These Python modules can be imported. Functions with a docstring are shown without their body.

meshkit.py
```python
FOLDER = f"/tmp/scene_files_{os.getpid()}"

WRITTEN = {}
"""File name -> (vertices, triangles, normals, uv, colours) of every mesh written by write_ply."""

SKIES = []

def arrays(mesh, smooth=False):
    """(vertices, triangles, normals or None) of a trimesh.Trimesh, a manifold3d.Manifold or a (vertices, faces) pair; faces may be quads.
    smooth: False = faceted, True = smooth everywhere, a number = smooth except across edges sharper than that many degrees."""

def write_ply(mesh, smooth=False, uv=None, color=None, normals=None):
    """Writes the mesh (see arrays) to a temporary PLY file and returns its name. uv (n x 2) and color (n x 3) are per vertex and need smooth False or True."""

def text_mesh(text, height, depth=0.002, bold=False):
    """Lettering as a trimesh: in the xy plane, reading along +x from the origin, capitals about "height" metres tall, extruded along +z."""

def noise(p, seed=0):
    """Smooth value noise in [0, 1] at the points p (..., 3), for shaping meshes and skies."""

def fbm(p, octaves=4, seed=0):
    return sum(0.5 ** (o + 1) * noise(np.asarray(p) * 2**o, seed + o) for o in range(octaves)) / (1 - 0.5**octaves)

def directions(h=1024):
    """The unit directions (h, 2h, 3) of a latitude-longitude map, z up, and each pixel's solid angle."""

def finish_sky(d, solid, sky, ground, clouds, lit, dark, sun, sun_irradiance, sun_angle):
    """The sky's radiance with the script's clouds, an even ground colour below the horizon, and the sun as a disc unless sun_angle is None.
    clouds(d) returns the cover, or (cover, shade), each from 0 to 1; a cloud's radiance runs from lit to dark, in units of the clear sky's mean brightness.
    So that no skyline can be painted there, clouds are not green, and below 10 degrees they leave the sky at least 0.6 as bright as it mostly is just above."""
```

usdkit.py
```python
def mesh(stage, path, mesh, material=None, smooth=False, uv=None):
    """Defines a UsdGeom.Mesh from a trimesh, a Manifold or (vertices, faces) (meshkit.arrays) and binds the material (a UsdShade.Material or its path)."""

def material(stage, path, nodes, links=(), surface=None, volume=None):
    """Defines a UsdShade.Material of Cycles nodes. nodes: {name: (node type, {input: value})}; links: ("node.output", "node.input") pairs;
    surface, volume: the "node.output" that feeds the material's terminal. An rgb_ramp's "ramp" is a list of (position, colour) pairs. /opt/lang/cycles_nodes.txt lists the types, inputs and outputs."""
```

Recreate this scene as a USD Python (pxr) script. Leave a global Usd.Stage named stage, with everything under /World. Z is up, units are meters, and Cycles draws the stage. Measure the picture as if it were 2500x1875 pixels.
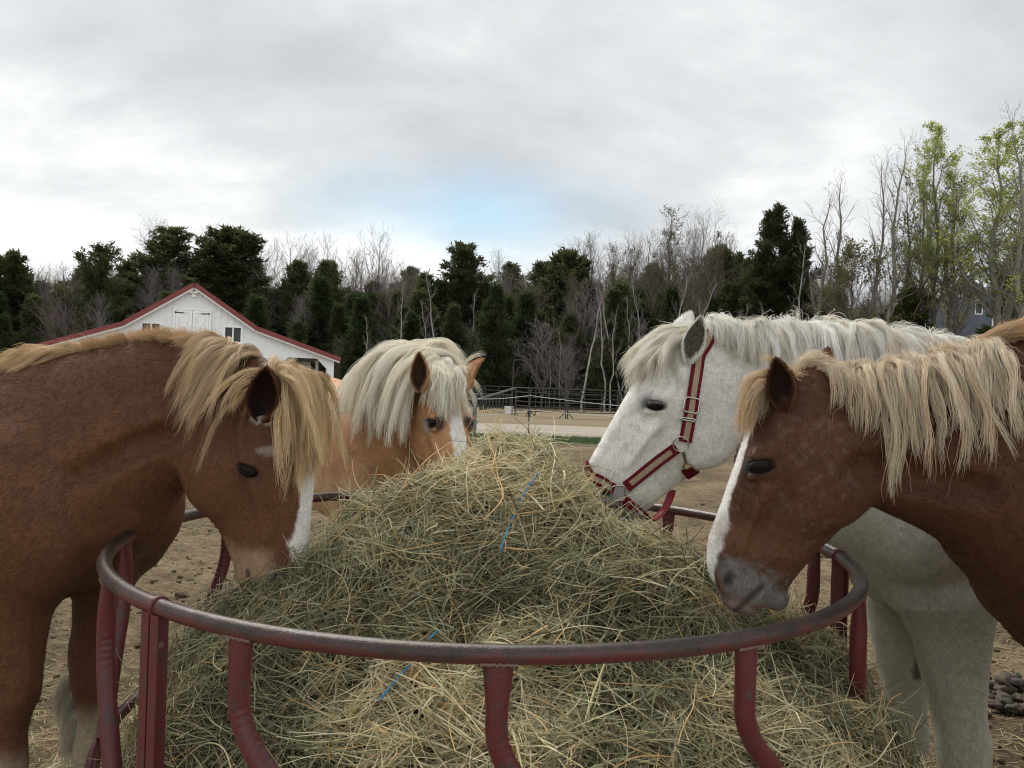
import math, numpy as np, trimesh, usdkit, meshkit
from scipy.spatial import cKDTree
from scipy.interpolate import PchipInterpolator
from scipy.ndimage import map_coordinates
from pxr import Usd, UsdGeom, UsdLux, UsdShade, Gf, Sdf, Vt

stage = Usd.Stage.CreateInMemory()
UsdGeom.Xform.Define(stage, '/World')
UsdGeom.Scope.Define(stage, '/World/Looks')

# ------------------------------------------------------------------ camera
EYE = np.array([0.0, 0.0, 1.65])
FPX, UC, VC, ROLL = 2000.0, 1250.0, 937.5, 0.034
cr, sr = math.cos(ROLL), math.sin(ROLL)
cam = UsdGeom.Camera.Define(stage, '/World/camera')
cam.CreateHorizontalApertureAttr(36.0)
cam.CreateFocalLengthAttr(28.8)
cam.AddTransformOp().Set(Gf.Matrix4d(cr, 0, sr, 0, -sr, 0, cr, 0, 0, -1, 0, 0, *EYE, 1))
cam.CreateExposureAttr(1.33)

# ------------------------------------------------------------------ sky and sun
SUN_EL, SUN_AZ = math.radians(52), math.radians(-32)      # azimuth from +y towards +x
sun_dir = np.array([math.sin(SUN_AZ) * math.cos(SUN_EL), math.cos(SUN_AZ) * math.cos(SUN_EL), math.sin(SUN_EL)])


def material(name, nodes, links=(), surface='p.BSDF', volume=None):
    return usdkit.material(stage, '/World/Looks/' + name, nodes, links, surface=surface, volume=volume)


SKYLOC = (-0.41, 3.78, -4.68)
sky_mat = material('sky_look', {
    'tc': ('texture_coordinate', {}),
    'st': ('sky_texture', {'sky_type': 'single_scattering', 'sun_disc': False, 'sun_elevation': SUN_EL, 'sun_rotation': SUN_AZ}),
    'sep': ('separate_xyz', {}),
    'zz': ('math', {'math_type': 'add', 'value2': 0.50}),
    'px': ('math', {'math_type': 'divide'}), 'py': ('math', {'math_type': 'divide'}),
    'pl': ('combine_xyz', {'z': 0.0}),
    'mp': ('mapping', {'rotation': (0, 0, 0.6), 'scale': (0.55, 0.95, 1), 'location': SKYLOC}),
    'n1': ('noise_texture', {'scale': 1.0, 'detail': 6.0, 'roughness': 0.46, 'distortion': 0.5}),
    'n2': ('noise_texture', {'scale': 3.4, 'detail': 7.0, 'roughness': 0.56, 'distortion': 0.2}),
    'mixn': ('mix_float', {'fac': 0.42}),
    # bright veil of cloud around the hidden sun side of the sky
    'sd': ('vector_math', {'math_type': 'dot_product', 'vector2': tuple(np.array([-0.30, 0.86, 0.40]) / np.linalg.norm([-0.30, 0.86, 0.40]))}),
    'sg': ('map_range', {'from_min': 0.72, 'from_max': 1.0, 'to_min': 0.0, 'to_max': 0.09, 'clamp': True}),
    'sum': ('math', {'math_type': 'add'}),
    'cr': ('rgb_ramp', {'ramp': [(0.0, (0.42, 0.44, 0.46)), (0.44, (0.49, 0.51, 0.53)), (0.51, (0.61, 0.63, 0.64)), (0.57, (0.80, 0.81, 0.82)), (0.64, (0.97, 0.975, 0.965)), (1.0, (1.03, 1.03, 1.01))]}),
    'cs': ('mix', {'mix_type': 'multiply', 'fac': 1.0, 'color2': (5.2, 5.2, 5.2)}),
    # a small hole in the cloud, low over the trees
    'hd': ('vector_math', {'math_type': 'subtract', 'vector2': tuple(np.array([-0.05, 1.0, 0.203]) / np.linalg.norm([-0.05, 1.0, 0.203]))}),
    'hs': ('vector_math', {'math_type': 'multiply', 'vector2': (1.0, 1.0, 3.0)}),
    'hl': ('vector_math', {'math_type': 'length'}),
    'hn': ('noise_texture', {'scale': 9.0, 'detail': 5.0}),
    'hm': ('math', {'math_type': 'multiply_add', 'value2': 0.16}),
    'hr': ('map_range', {'from_min': 0.10, 'from_max': 0.31, 'to_min': 0.55, 'to_max': 0.0, 'clamp': True}),
    'blue': ('mix', {'mix_type': 'multiply', 'fac': 1.0, 'color2': (0.46, 0.60, 0.60)}),
    'cover': ('mix', {'mix_type': 'mix'}),
    'b': ('background_shader', {'strength': 0.1}),
}, [('tc.generated', 'sep.vector'), ('sep.z', 'zz.value1'), ('sep.x', 'px.value1'), ('zz.value', 'px.value2'), ('sep.y', 'py.value1'), ('zz.value', 'py.value2'),
    ('px.value', 'pl.x'), ('py.value', 'pl.y'), ('pl.vector', 'mp.vector'), ('mp.vector', 'n1.vector'), ('mp.vector', 'n2.vector'),
    ('n1.fac', 'mixn.a'), ('n2.fac', 'mixn.b'), ('tc.generated', 'sd.vector1'), ('sd.value', 'sg.value'), ('mixn.result', 'sum.value1'), ('sg.result', 'sum.value2'),
    ('sum.value', 'cr.fac'), ('cr.color', 'cs.color1'),
    ('tc.generated', 'hd.vector1'), ('hd.vector', 'hs.vector1'), ('hs.vector', 'hl.vector1'), ('tc.generated', 'hn.vector'), ('hn.fac', 'hm.value1'), ('hl.value', 'hm.value3'), ('hm.value', 'hr.value'),
    ('st.color', 'blue.color1'), ('hr.result', 'cover.fac'), ('cs.color', 'cover.color1'), ('blue.color', 'cover.color2'), ('cover.color', 'b.color')], surface='b.background')
dome = UsdLux.DomeLight.Define(stage, '/World/sky')
UsdShade.MaterialBindingAPI.Apply(dome.GetPrim()).Bind(sky_mat)
dome.GetPrim().SetCustomDataByKey('kind', 'structure')
sun = UsdLux.DistantLight.Define(stage, '/World/sun')
sun.CreateNormalizeAttr(True)
sun.CreateIntensityAttr(0.4)
sun.CreateAngleAttr(26.0)
sun.CreateColorAttr(Gf.Vec3f(1.0, 0.97, 0.92))
zax = Gf.Vec3d(*sun_dir)
xax = Gf.Cross(Gf.Vec3d(0, 0, 1), zax).GetNormalized()
yax = Gf.Cross(zax, xax)
sun.AddTransformOp().Set(Gf.Matrix4d(*xax, 0, *yax, 0, *zax, 0, 0, 0, 0, 1))

# ------------------------------------------------------------------ helpers
def ray(u, v):
    """The direction (per metre of depth) that a point of the picture looks along."""
    dx, dy = u - UC, v - VC
    return np.array([(cr * dx + sr * dy) / FPX, 1.0, (sr * dx - cr * dy) / FPX])


def at_depth(u, v, d):
    return EYE + ray(u, v) * d


def on_ground(u, v, z=0.0):
    r = ray(u, v)
    return EYE + r * ((z - EYE[2]) / r[2])


used = {}


def free(path):
    base = path
    n = used.get(base, -1) + 1
    used[base] = n
    return base if n == 0 else f'{base}_{n:03d}'


def tag(prim, label=None, category=None, group=None, kind=None):
    p = prim.GetPrim() if hasattr(prim, 'GetPrim') else prim
    for k, v in (('label', label), ('category', category), ('group', group), ('kind', kind)):
        if v:
            p.SetCustomDataByKey(k, v)
    return p


def thing(name, label, category, group=None, loc=(0, 0, 0), rz=0.0, scale=None, kind=None):
    x = UsdGeom.Xform.Define(stage, free('/World/' + name))
    x.AddTranslateOp().Set(Gf.Vec3d(*map(float, loc)))
    if rz:
        x.AddRotateZOp().Set(math.degrees(rz))
    if scale is not None:
        x.AddScaleOp().Set(Gf.Vec3f(*np.broadcast_to(scale, 3).astype(float).tolist()))
    return tag(x, label, category, group, kind)


def part(parent, name, mesh, mat, smooth=False, label=None, kind=None, col=None, normals=None):
    p = free(str(parent.GetPath() if hasattr(parent, 'GetPath') else parent) + '/' + name)
    m = usdkit.mesh(stage, p, mesh, mat, smooth=smooth)
    if normals is not None:
        m.CreateNormalsAttr(Vt.Vec3fArray.FromNumpy(np.asarray(normals, np.float32)))
        m.SetNormalsInterpolation('vertex')
    if col is not None:
        UsdGeom.PrimvarsAPI(m).CreatePrimvar('col', Sdf.ValueTypeNames.Color3fArray, 'vertex').Set(Vt.Vec3fArray.FromNumpy(np.asarray(col, np.float32)))
    return tag(m, label, kind=kind)


def curves(parent, name, pts, widths, mat, col=None, label=None, kind=None, category=None):
    """pts (n, k, 3); widths: scalar, (k,) or (n, k)."""
    n, k = pts.shape[:2]
    p = free(str(parent.GetPath() if hasattr(parent, 'GetPath') else parent) + '/' + name)
    c = UsdGeom.BasisCurves.Define(stage, p)
    c.CreateTypeAttr('linear' if k == 2 else 'cubic')
    if k > 2:
        c.CreateBasisAttr('catmullRom')
        c.CreateWrapAttr('pinned')
    c.CreateCurveVertexCountsAttr(Vt.IntArray.FromNumpy(np.full(n, k, np.int32)))
    c.CreatePointsAttr(Vt.Vec3fArray.FromNumpy(pts.reshape(-1, 3).astype(np.float32)))
    c.CreateWidthsAttr(Vt.FloatArray.FromNumpy(np.broadcast_to(widths, (n, k)).astype(np.float32).ravel()))
    c.SetWidthsInterpolation('vertex')
    if col is not None:
        UsdGeom.PrimvarsAPI(c).CreatePrimvar('col', Sdf.ValueTypeNames.Color3fArray, 'uniform').Set(Vt.Vec3fArray.FromNumpy(np.asarray(col, np.float32)))
    UsdShade.MaterialBindingAPI.Apply(c.GetPrim()).Bind(mat)
    return tag(c, label, category, kind=kind)


def srgb(r, g, b):
    c = np.array([r, g, b]) / 255.0
    return np.where(c < 0.04045, c / 12.92, ((c + 0.055) / 1.055) ** 2.4)


def box(cx, cy, cz, sx, sy, sz, rz=0.0):
    m = trimesh.creation.box((sx, sy, sz))
    if rz:
        m.apply_transform(trimesh.transformations.rotation_matrix(rz, (0, 0, 1)))
    m.apply_translation((cx, cy, cz))
    return m


def tube(points, radius, sides=8, caps=True):
    p = np.asarray(points, float)
    n = len(p)
    r = np.broadcast_to(radius, (n,)).astype(float)
    t = np.gradient(p, axis=0)
    t /= np.linalg.norm(t, axis=1, keepdims=True) + 1e-12
    ref = np.array([0, 0, 1.0]) if abs(t[0, 2]) < 0.9 else np.array([1.0, 0, 0])
    a = np.cross(t[0], ref)
    a /= np.linalg.norm(a)
    A = []
    for i in range(n):
        a = a - t[i] * (a @ t[i])
        a /= np.linalg.norm(a)
        A.append(a)
    A = np.array(A)
    B = np.cross(t, A)
    ang = np.arange(sides) * 2 * np.pi / sides
    v = p[:, None] + r[:, None, None] * (np.cos(ang)[None, :, None] * A[:, None] + np.sin(ang)[None, :, None] * B[:, None])
    v = v.reshape(-1, 3)
    i, j = np.meshgrid(np.arange(n - 1), np.arange(sides), indexing='ij')
    q = np.stack([i * sides + j, i * sides + (j + 1) % sides, (i + 1) * sides + (j + 1) % sides, (i + 1) * sides + j], -1).reshape(-1, 4)
    f = np.vstack([q[:, [0, 1, 2]], q[:, [0, 2, 3]]])
    if caps:
        v = np.vstack([v, p[:1], p[-1:]])
        k = np.arange(sides)
        f = np.vstack([f, np.stack([np.full(sides, n * sides), (k + 1) % sides, k], 1), np.stack([np.full(sides, n * sides + 1), (n - 1) * sides + k, (n - 1) * sides + (k + 1) % sides], 1)])
    return trimesh.Trimesh(v, f, process=False)


def join(ms):
    return trimesh.util.concatenate(ms)


def smin(a, b, k):
    h = np.clip(0.5 + 0.5 * (b - a) / k, 0, 1)
    return b + (a - b) * h - k * h * (1 - h)


def unit(v):
    v = np.asarray(v, float)
    return v / (np.linalg.norm(v, axis=-1, keepdims=True) + 1e-12)
# ------------------------------------------------------------------ ground
def gz(x, y):
    sm = lambda t: np.clip(t, 0, 1) ** 2 * (3 - 2 * np.clip(t, 0, 1))
    return 4.2 * sm((np.asarray(x) - 14) / 24) * sm((np.asarray(y) - 44) / 24) + 1.2 * sm((np.asarray(y) - 62) / 40)


def grid_sheet(xs, ys, zf):
    X, Y = np.meshgrid(xs, ys, indexing='ij')
    v = np.stack([X, Y, zf(X, Y)], -1).reshape(-1, 3)
    i, j = np.meshgrid(np.arange(len(xs) - 1), np.arange(len(ys) - 1), indexing='ij')
    k = (i * len(ys) + j).ravel()
    return v, np.stack([k, k + len(ys), k + len(ys) + 1, k + 1], 1)


def lumps(X, Y):
    P = np.stack([X, Y, 0 * X], -1)
    near = np.clip((16 - Y) / 8, 0, 1)
    hoof = np.clip(.42 - meshkit.noise(P * np.array([5.5, 5.5, 1]), 3), 0, 1) * .12
    return gz(X, Y) + near * ((meshkit.fbm(P * 2.2, 4, 11) - .5) * .085 - hoof + (meshkit.fbm(P * 11, 2, 12) - .5) * .03) - near * .02


soil = material('soil', {
    'g': ('geometry', {}), 'sep': ('separate_xyz', {}),
    'n1': ('noise_texture', {'scale': .9, 'detail': 8.0, 'roughness': .62}), 'n2': ('noise_texture', {'scale': 11.0, 'detail': 9.0, 'roughness': .74}), 'n3': ('noise_texture', {'scale': 70.0, 'detail': 5.0, 'roughness': .7}),
    'st': ('mapping', {'scale': (6, 95, 10), 'rotation': (0, 0, .4)}), 'ns': ('noise_texture', {'scale': 2.2, 'detail': 4.0, 'roughness': .6, 'distortion': .6}),
    'r1': ('rgb_ramp', {'ramp': [(.40, (.040, .026, .016)), (.47, (.090, .063, .037)), (.53, (.16, .118, .068)), (.63, (.27, .21, .12))]}),
    'mx': ('mix_float', {'fac': .5}), 'mx2': ('mix_float', {'fac': .28}),
    'rs': ('rgb_ramp', {'ramp': [(.55, (0, 0, 0)), (.66, (1, 1, 1))]}), 'straw': ('mix', {'mix_type': 'mix', 'color2': (.40, .33, .19)}), 'sf': ('math', {'math_type': 'multiply', 'value2': .55}),
    'far': ('map_range', {'from_min': 33, 'from_max': 36, 'to_min': 0, 'to_max': 1, 'clamp': True}), 'farc': ('rgb_ramp', {'ramp': [(.35, (.13, .10, .062)), (.5, (.215, .172, .108)), (.62, (.185, .16, .085)), (.7, (.12, .125, .05))]}), 'fm': ('mix', {'mix_type': 'mix'}),
    'lf': ('map_range', {'from_min': 55, 'from_max': 60, 'to_min': 0, 'to_max': 1, 'clamp': True}), 'lfc': ('rgb_ramp', {'ramp': [(.35, (.06, .035, .022)), (.6, (.17, .092, .05))]}), 'lm': ('mix', {'mix_type': 'mix'}),
    'b': ('bump', {'strength': 1.0, 'distance': .06}), 'p': ('principled_bsdf', {'roughness': .92, 'specular_ior_level': .15})},
    [('g.position', 'sep.vector'), ('g.position', 'n1.vector'), ('g.position', 'n2.vector'), ('g.position', 'n3.vector'), ('g.position', 'st.vector'), ('st.vector', 'ns.vector'),
     ('n1.fac', 'mx.a'), ('n2.fac', 'mx.b'), ('mx.result', 'mx2.a'), ('n3.fac', 'mx2.b'), ('mx2.result', 'r1.fac'), ('ns.fac', 'rs.fac'), ('rs.color', 'sf.value1'), ('sf.value', 'straw.fac'), ('r1.color', 'straw.color1'),
     ('sep.y', 'far.value'), ('n2.fac', 'farc.fac'), ('far.result', 'fm.fac'), ('straw.color', 'fm.color1'), ('farc.color', 'fm.color2'), ('sep.y', 'lf.value'), ('n2.fac', 'lfc.fac'), ('lf.result', 'lm.fac'), ('fm.color', 'lm.color1'), ('lfc.color', 'lm.color2'),
     ('lm.color', 'p.base_color'), ('mx2.result', 'b.height'), ('b.normal', 'p.normal')])
xs = np.r_[np.linspace(-400, -40, 10), np.linspace(-34, -7, 14), np.linspace(-6, 6, 230), np.linspace(7, 40, 22), np.linspace(50, 400, 10)]
ys = np.r_[-60, -20, -6, np.linspace(-1, 12, 240), np.linspace(12.6, 110, 60), np.linspace(130, 600, 8)]
tag(part('/World', 'ground', grid_sheet(xs, ys, lumps), soil, smooth=True), kind='structure')

grass_soil = material('grass_base', {'g': ('geometry', {}), 'n': ('noise_texture', {'scale': 3.0, 'detail': 6.0}), 'r': ('rgb_ramp', {'ramp': [(.35, (.055, .075, .028)), (.65, (.075, .11, .035))]}), 'p': ('principled_bsdf', {'roughness': .9})}, [('g.position', 'n.vector'), ('n.fac', 'r.fac'), ('r.color', 'p.base_color')])
gravel = material('gravel', {'g': ('geometry', {}), 'n': ('noise_texture', {'scale': 22.0, 'detail': 7.0, 'roughness': .75}), 'm': ('mapping', {'scale': (.05, .7, 1)}), 'n2': ('noise_texture', {'scale': 1.0, 'detail': 4.0}), 'mx': ('mix_float', {'fac': .5}),
    'r': ('rgb_ramp', {'ramp': [(.36, (.20, .165, .125)), (.5, (.29, .25, .20)), (.62, (.37, .34, .30))]}), 'b': ('bump', {'strength': .6, 'distance': .02}), 'p': ('principled_bsdf', {'roughness': .9, 'specular_ior_level': .2})},
    [('g.position', 'n.vector'), ('g.position', 'm.vector'), ('m.vector', 'n2.vector'), ('n.fac', 'mx.a'), ('n2.fac', 'mx.b'), ('mx.result', 'r.fac'), ('r.color', 'p.base_color'), ('n.fac', 'b.height'), ('b.normal', 'p.normal')])


def band(y0, y1, z, wob):
    x = np.linspace(-70, 70, 140)
    k = lambda s: (meshkit.fbm(np.stack([x * .5, 0 * x + s, 0 * x], -1), 3, 5) - .5) * wob
    v = np.vstack([np.stack([x, y0 + k(1), gz(x, y0) + z], -1), np.stack([x, y1 + k(9), gz(x, y1) + z], -1)])
    n = len(x)
    i = np.arange(n - 1)
    return v, np.stack([i, i + 1, i + 1 + n, i + n], 1)


tag(part('/World', 'gravel_road', band(25.6, 34, .006, .7), gravel), kind='structure')
tag(part('/World', 'grass_strip', band(23.3, 25.9, .012, .7), grass_soil), kind='structure')
r_ = np.random.default_rng(3)
n = 16000
px_ = np.stack([r_.uniform(-7, 10, n), 23.3 + 2.5 * r_.beta(1.5, 1.5, n)], -1)
d = np.stack([r_.normal(0, .03, n), r_.normal(0, .03, n), r_.uniform(.04, .13, n)], -1)
b0 = np.c_[px_, np.full(n, .01)]
blade = material('grass_blade', {'a': ('attribute', {'attribute': 'col'}), 'p': ('principled_bsdf', {'roughness': .6, 'specular_ior_level': .25})}, [('a.color', 'p.base_color')])
gc = np.array([.065, .115, .03]) * r_.uniform(.6, 1.3, (n, 1)) * np.array([1, 1, 1]) + r_.uniform(0, .03, (n, 1))
tag(curves('/World', 'grass', np.stack([b0, b0 + d * .6, b0 + d + np.c_[r_.normal(0, .02, (n, 2)), np.zeros(n)]], 1), [.012, .010, .003], blade, col=gc, label='strip of short green grass along the near edge of the gravel road', category='grass'), kind='stuff')

# ------------------------------------------------------------------ barn
white_paint = material('barn_white', {'g': ('geometry', {}), 'n': ('noise_texture', {'scale': 6.0, 'detail': 6.0}), 'r': ('rgb_ramp', {'ramp': [(.3, (.78, .80, .815)), (.7, (.84, .855, .865))]}), 'p': ('principled_bsdf', {'roughness': .6})}, [('g.position', 'n.vector'), ('n.fac', 'r.fac'), ('r.color', 'p.base_color')])
trim_white = material('trim_white', {'p': ('principled_bsdf', {'base_color': (.86, .865, .865), 'roughness': .5})})
barn_red = material('barn_red', {'g': ('geometry', {}), 'n': ('noise_texture', {'scale': 4.0, 'detail': 5.0}), 'r': ('rgb_ramp', {'ramp': [(.3, (.15, .026, .022)), (.7, (.20, .036, .030))]}), 'p': ('principled_bsdf', {'roughness': .45})}, [('g.position', 'n.vector'), ('n.fac', 'r.fac'), ('r.color', 'p.base_color')])
black_iron = material('black_iron', {'p': ('principled_bsdf', {'base_color': (.015, .015, .016), 'roughness': .5})})
dark_glass = material('dark_glass', {'p': ('principled_bsdf', {'base_color': (.012, .014, .016), 'roughness': .08, 'specular_ior_level': .5})})
inside = material('barn_inside', {'p': ('principled_bsdf', {'base_color': (.16, .15, .14), 'roughness': .8})})
BD, BA = 0.0, math.radians(19)
BO = at_depth(470, 800, 40.0) * np.array([1, 1, 0])
be, bn = np.array([math.cos(BA), math.sin(BA), 0]), np.array([-math.sin(BA), math.cos(BA), 0])


def bx(u, v):
    r = ray(u, v)
    p = EYE + r * (((BO - EYE) @ bn) / (r @ bn))
    return np.array([(p - BO) @ be, p[2]])


from shapely.geometry import Polygon, box as sbox
peak, lbr, leave, rbr, reave = bx(475, 697), bx(301, 792), bx(61, 855), bx(627, 804), bx(816, 874)
barn = thing('barn', 'white board and batten barn with red roof edges behind the left horse', 'barn', loc=BO, rz=BA)
gable = Polygon([peak, lbr, leave, (leave[0], 0), (reave[0], 0), reave, rbr])
op_l, op_r, op_t = bx(676, 880)[0], bx(800, 885)[0], bx(738, 874)[1]
ch = .55
opening = Polygon([(op_l, 0), (op_l, op_t - ch), (op_l + ch, op_t), (op_r - ch, op_t), (op_r, op_t - ch), (op_r, 0)])
d0, d1 = bx(430, 756), bx(508, 824)
wins = [(bx(348, 789), bx(389, 829)), (bx(550, 799), bx(587, 835))]
holes = [opening] + [sbox(a[0], b[1], b[0], a[1]) for a, b in wins]
face = gable
for q in holes:
    face = face.difference(q)


def slab(poly, y0, y1):
    gs = [g for g in getattr(poly, 'geoms', [poly]) if g.area > 1e-4]
    ms = []
    for g in gs:
        m = trimesh.creation.extrude_polygon(g, y1 - y0, engine='earcut')
        v = np.array(m.vertices)
        m = trimesh.Trimesh(np.stack([v[:, 0], y1 - v[:, 2], v[:, 1]], 1), m.faces, process=False)
        m.fix_normals()
        ms.append(m)
    return join(ms)


wall = part(barn, 'front_wall', slab(face, BD + .03, BD + .12), white_paint)
bw = .30
x0 = leave[0]
while x0 < reave[0]:
    s = face.intersection(sbox(x0 + .012, 0, x0 + bw - .012, 9))
    if s.area > .02:
        part(wall, 'board', slab(s, BD, BD + .03), white_paint)
    t = face.intersection(sbox(x0 + bw - .03, 0, x0 + bw + .03, 9))
    if t.area > .005:
        part(wall, 'batten', slab(t, BD - .022, BD), white_paint)
    x0 += bw
DEPTH = 13.0
for nm, x in (('left_wall', leave[0] + .05), ('right_wall', op_l - .05)):
    part(barn, 'side_wall', box(x, BD + .13 + DEPTH / 2, (leave[1] - .1) / 2, .1, DEPTH, leave[1] - .12), white_paint)
part(barn, 'back_wall', slab(gable, BD + DEPTH, BD + DEPTH + .1), white_paint)
for a, b in ((leave, lbr), (lbr, peak), (peak, rbr), (rbr, reave)):
    a, b = np.array(a), np.array(b)
    t = (b - a) / np.linalg.norm(b - a)
    up = np.array([-t[1], t[0]])
    a2 = a - t * (.30 if a is not None and (a == leave).all() else 0)
    b2 = b + t * (.30 if (b == reave).all() else 0)
    part(barn, 'roof', slab(Polygon([a2 + up * .02, b2 + up * .02, b2 + up * .10, a2 + up * .10]), BD - .30, BD + DEPTH + .3), barn_red)
    part(barn, 'fascia', slab(Polygon([a2 - up * .09, b2 - up * .09, b2 + up * .125, a2 + up * .125]), BD - .36, BD - .305), barn_red)
    part(barn, 'rake_trim', slab(Polygon([a2 - up * .17, b2 - up * .17, b2 - up * .0, a2 - up * .0]), BD - .30, BD - .26), trim_white)
# loft doors
mid = (d0[0] + d1[0]) / 2
fr = sbox(d0[0] - .12, d1[1] - .1, d1[0] + .12, d0[1] + .12).difference(sbox(d0[0], d1[1], d1[0], d0[1]))
part(barn, 'door_frame', slab(fr, BD - .075, BD - .024), trim_white)
for sd in (-1, 1):
    xa, xb = (d0[0] + .01, mid - .012) if sd < 0 else (mid + .012, d1[0] - .01)
    za, zb = d1[1] + .01, d0[1] - .01
    dr = part(barn, 'loft_door', slab(sbox(xa, za, xb, zb), BD - .05, BD - .024), white_paint)
    w = .11
    part(dr, 'door_rail', slab(sbox(xa, za, xb, za + w), BD - .08, BD - .051), trim_white)
    part(dr, 'door_rail', slab(sbox(xa, zb - w, xb, zb), BD - .08, BD - .051), trim_white)
    part(dr, 'door_stile', slab(sbox(xa, za + w, xa + w, zb - w), BD - .08, BD - .051), trim_white)
    part(dr, 'door_stile', slab(sbox(xb - w, za + w, xb, zb - w), BD - .08, BD - .051), trim_white)
    inner = sbox(xa + w, za + w, xb - w, zb - w)
    from shapely.geometry import LineString
    for k, (p, q) in enumerate((((xa, za), (xb, zb)), ((xa, zb), (xb, za)))):
        part(dr, 'door_brace', slab(LineString([p, q]).buffer(.055).intersection(inner), BD - .074 - .004 * k, BD - .051), trim_white)
    hx = xa if sd < 0 else xb
    for z in (za + .12, zb - .12):
        part(dr, 'hinge', slab(Polygon([(hx - sd * -.0 + sd * .05, z + .07), (hx + sd * .05, z - .07), (hx, z - .03), (hx - sd * .36, z - .012), (hx - sd * .36, z + .012), (hx, z + .03)]), BD - .098, BD - .082), black_iron)
for a, b in wins:
    W_ = part(barn, 'window', slab(sbox(a[0] - .09, b[1] - .09, b[0] + .09, a[1] + .09).difference(sbox(a[0], b[1], b[0], a[1])), BD - .06, BD + .05), trim_white)
    m = (a[0] + b[0]) / 2
    part(W_, 'mullion', slab(sbox(m - .035, b[1], m + .035, a[1]), BD - .03, BD + .03), trim_white)
    for p, q in ((a[0], m - .035), (m + .035, b[0])):
        part(W_, 'pane', slab(sbox(p, b[1], q, a[1]), BD + .005, BD + .02), dark_glass)
    part(W_, 'sill', slab(sbox(a[0] - .13, b[1] - .15, b[0] + .13, b[1] - .092), BD - .09, BD + .03), trim_white)
# open lean-to on the right: soffit, posts, back
part(barn, 'soffit', box((op_l + op_r) / 2, BD + 6.5, op_t + .06, op_r - op_l + .4, 12.8, .06), inside)
for u in (741, 773, 800):
    y = {741: BD + 8.5, 773: BD + 4.5, 800: BD + .2}[u]
    rr = ray(u, 900)
    x = float((EYE + rr * (((BO + bn * y - EYE) @ bn) / (rr @ bn)) - BO) @ be)
    part(barn, 'post', box(x, y, op_t / 2, .17, .17, op_t - .02), trim_white)
part(barn, 'belt_board', slab(sbox(bx(628, 870)[0], bx(660, 872)[1] - .06, op_l - .02, bx(660, 872)[1] + .06), BD - .05, BD - .024), trim_white)
lamp = bx(473, 716)
lampx = part(barn, 'yard_lamp', join([box(lamp[0], BD - .06, lamp[1], .16, .08, .16), box(lamp[0] - .14, BD - .16, lamp[1] + .05, .17, .16, .11, .5), box(lamp[0] + .14, BD - .16, lamp[1] + .05, .17, .16, .11, -.5), box(lamp[0] + .02, BD - .16, lamp[1] - .14, .14, .12, .10)]), trim_white)
part(barn, 'awning', slab(Polygon([bx(590, 858), bx(612, 866), bx(612, 872), bx(588, 868)]), BD - .8, BD - .1), barn_red)

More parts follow.
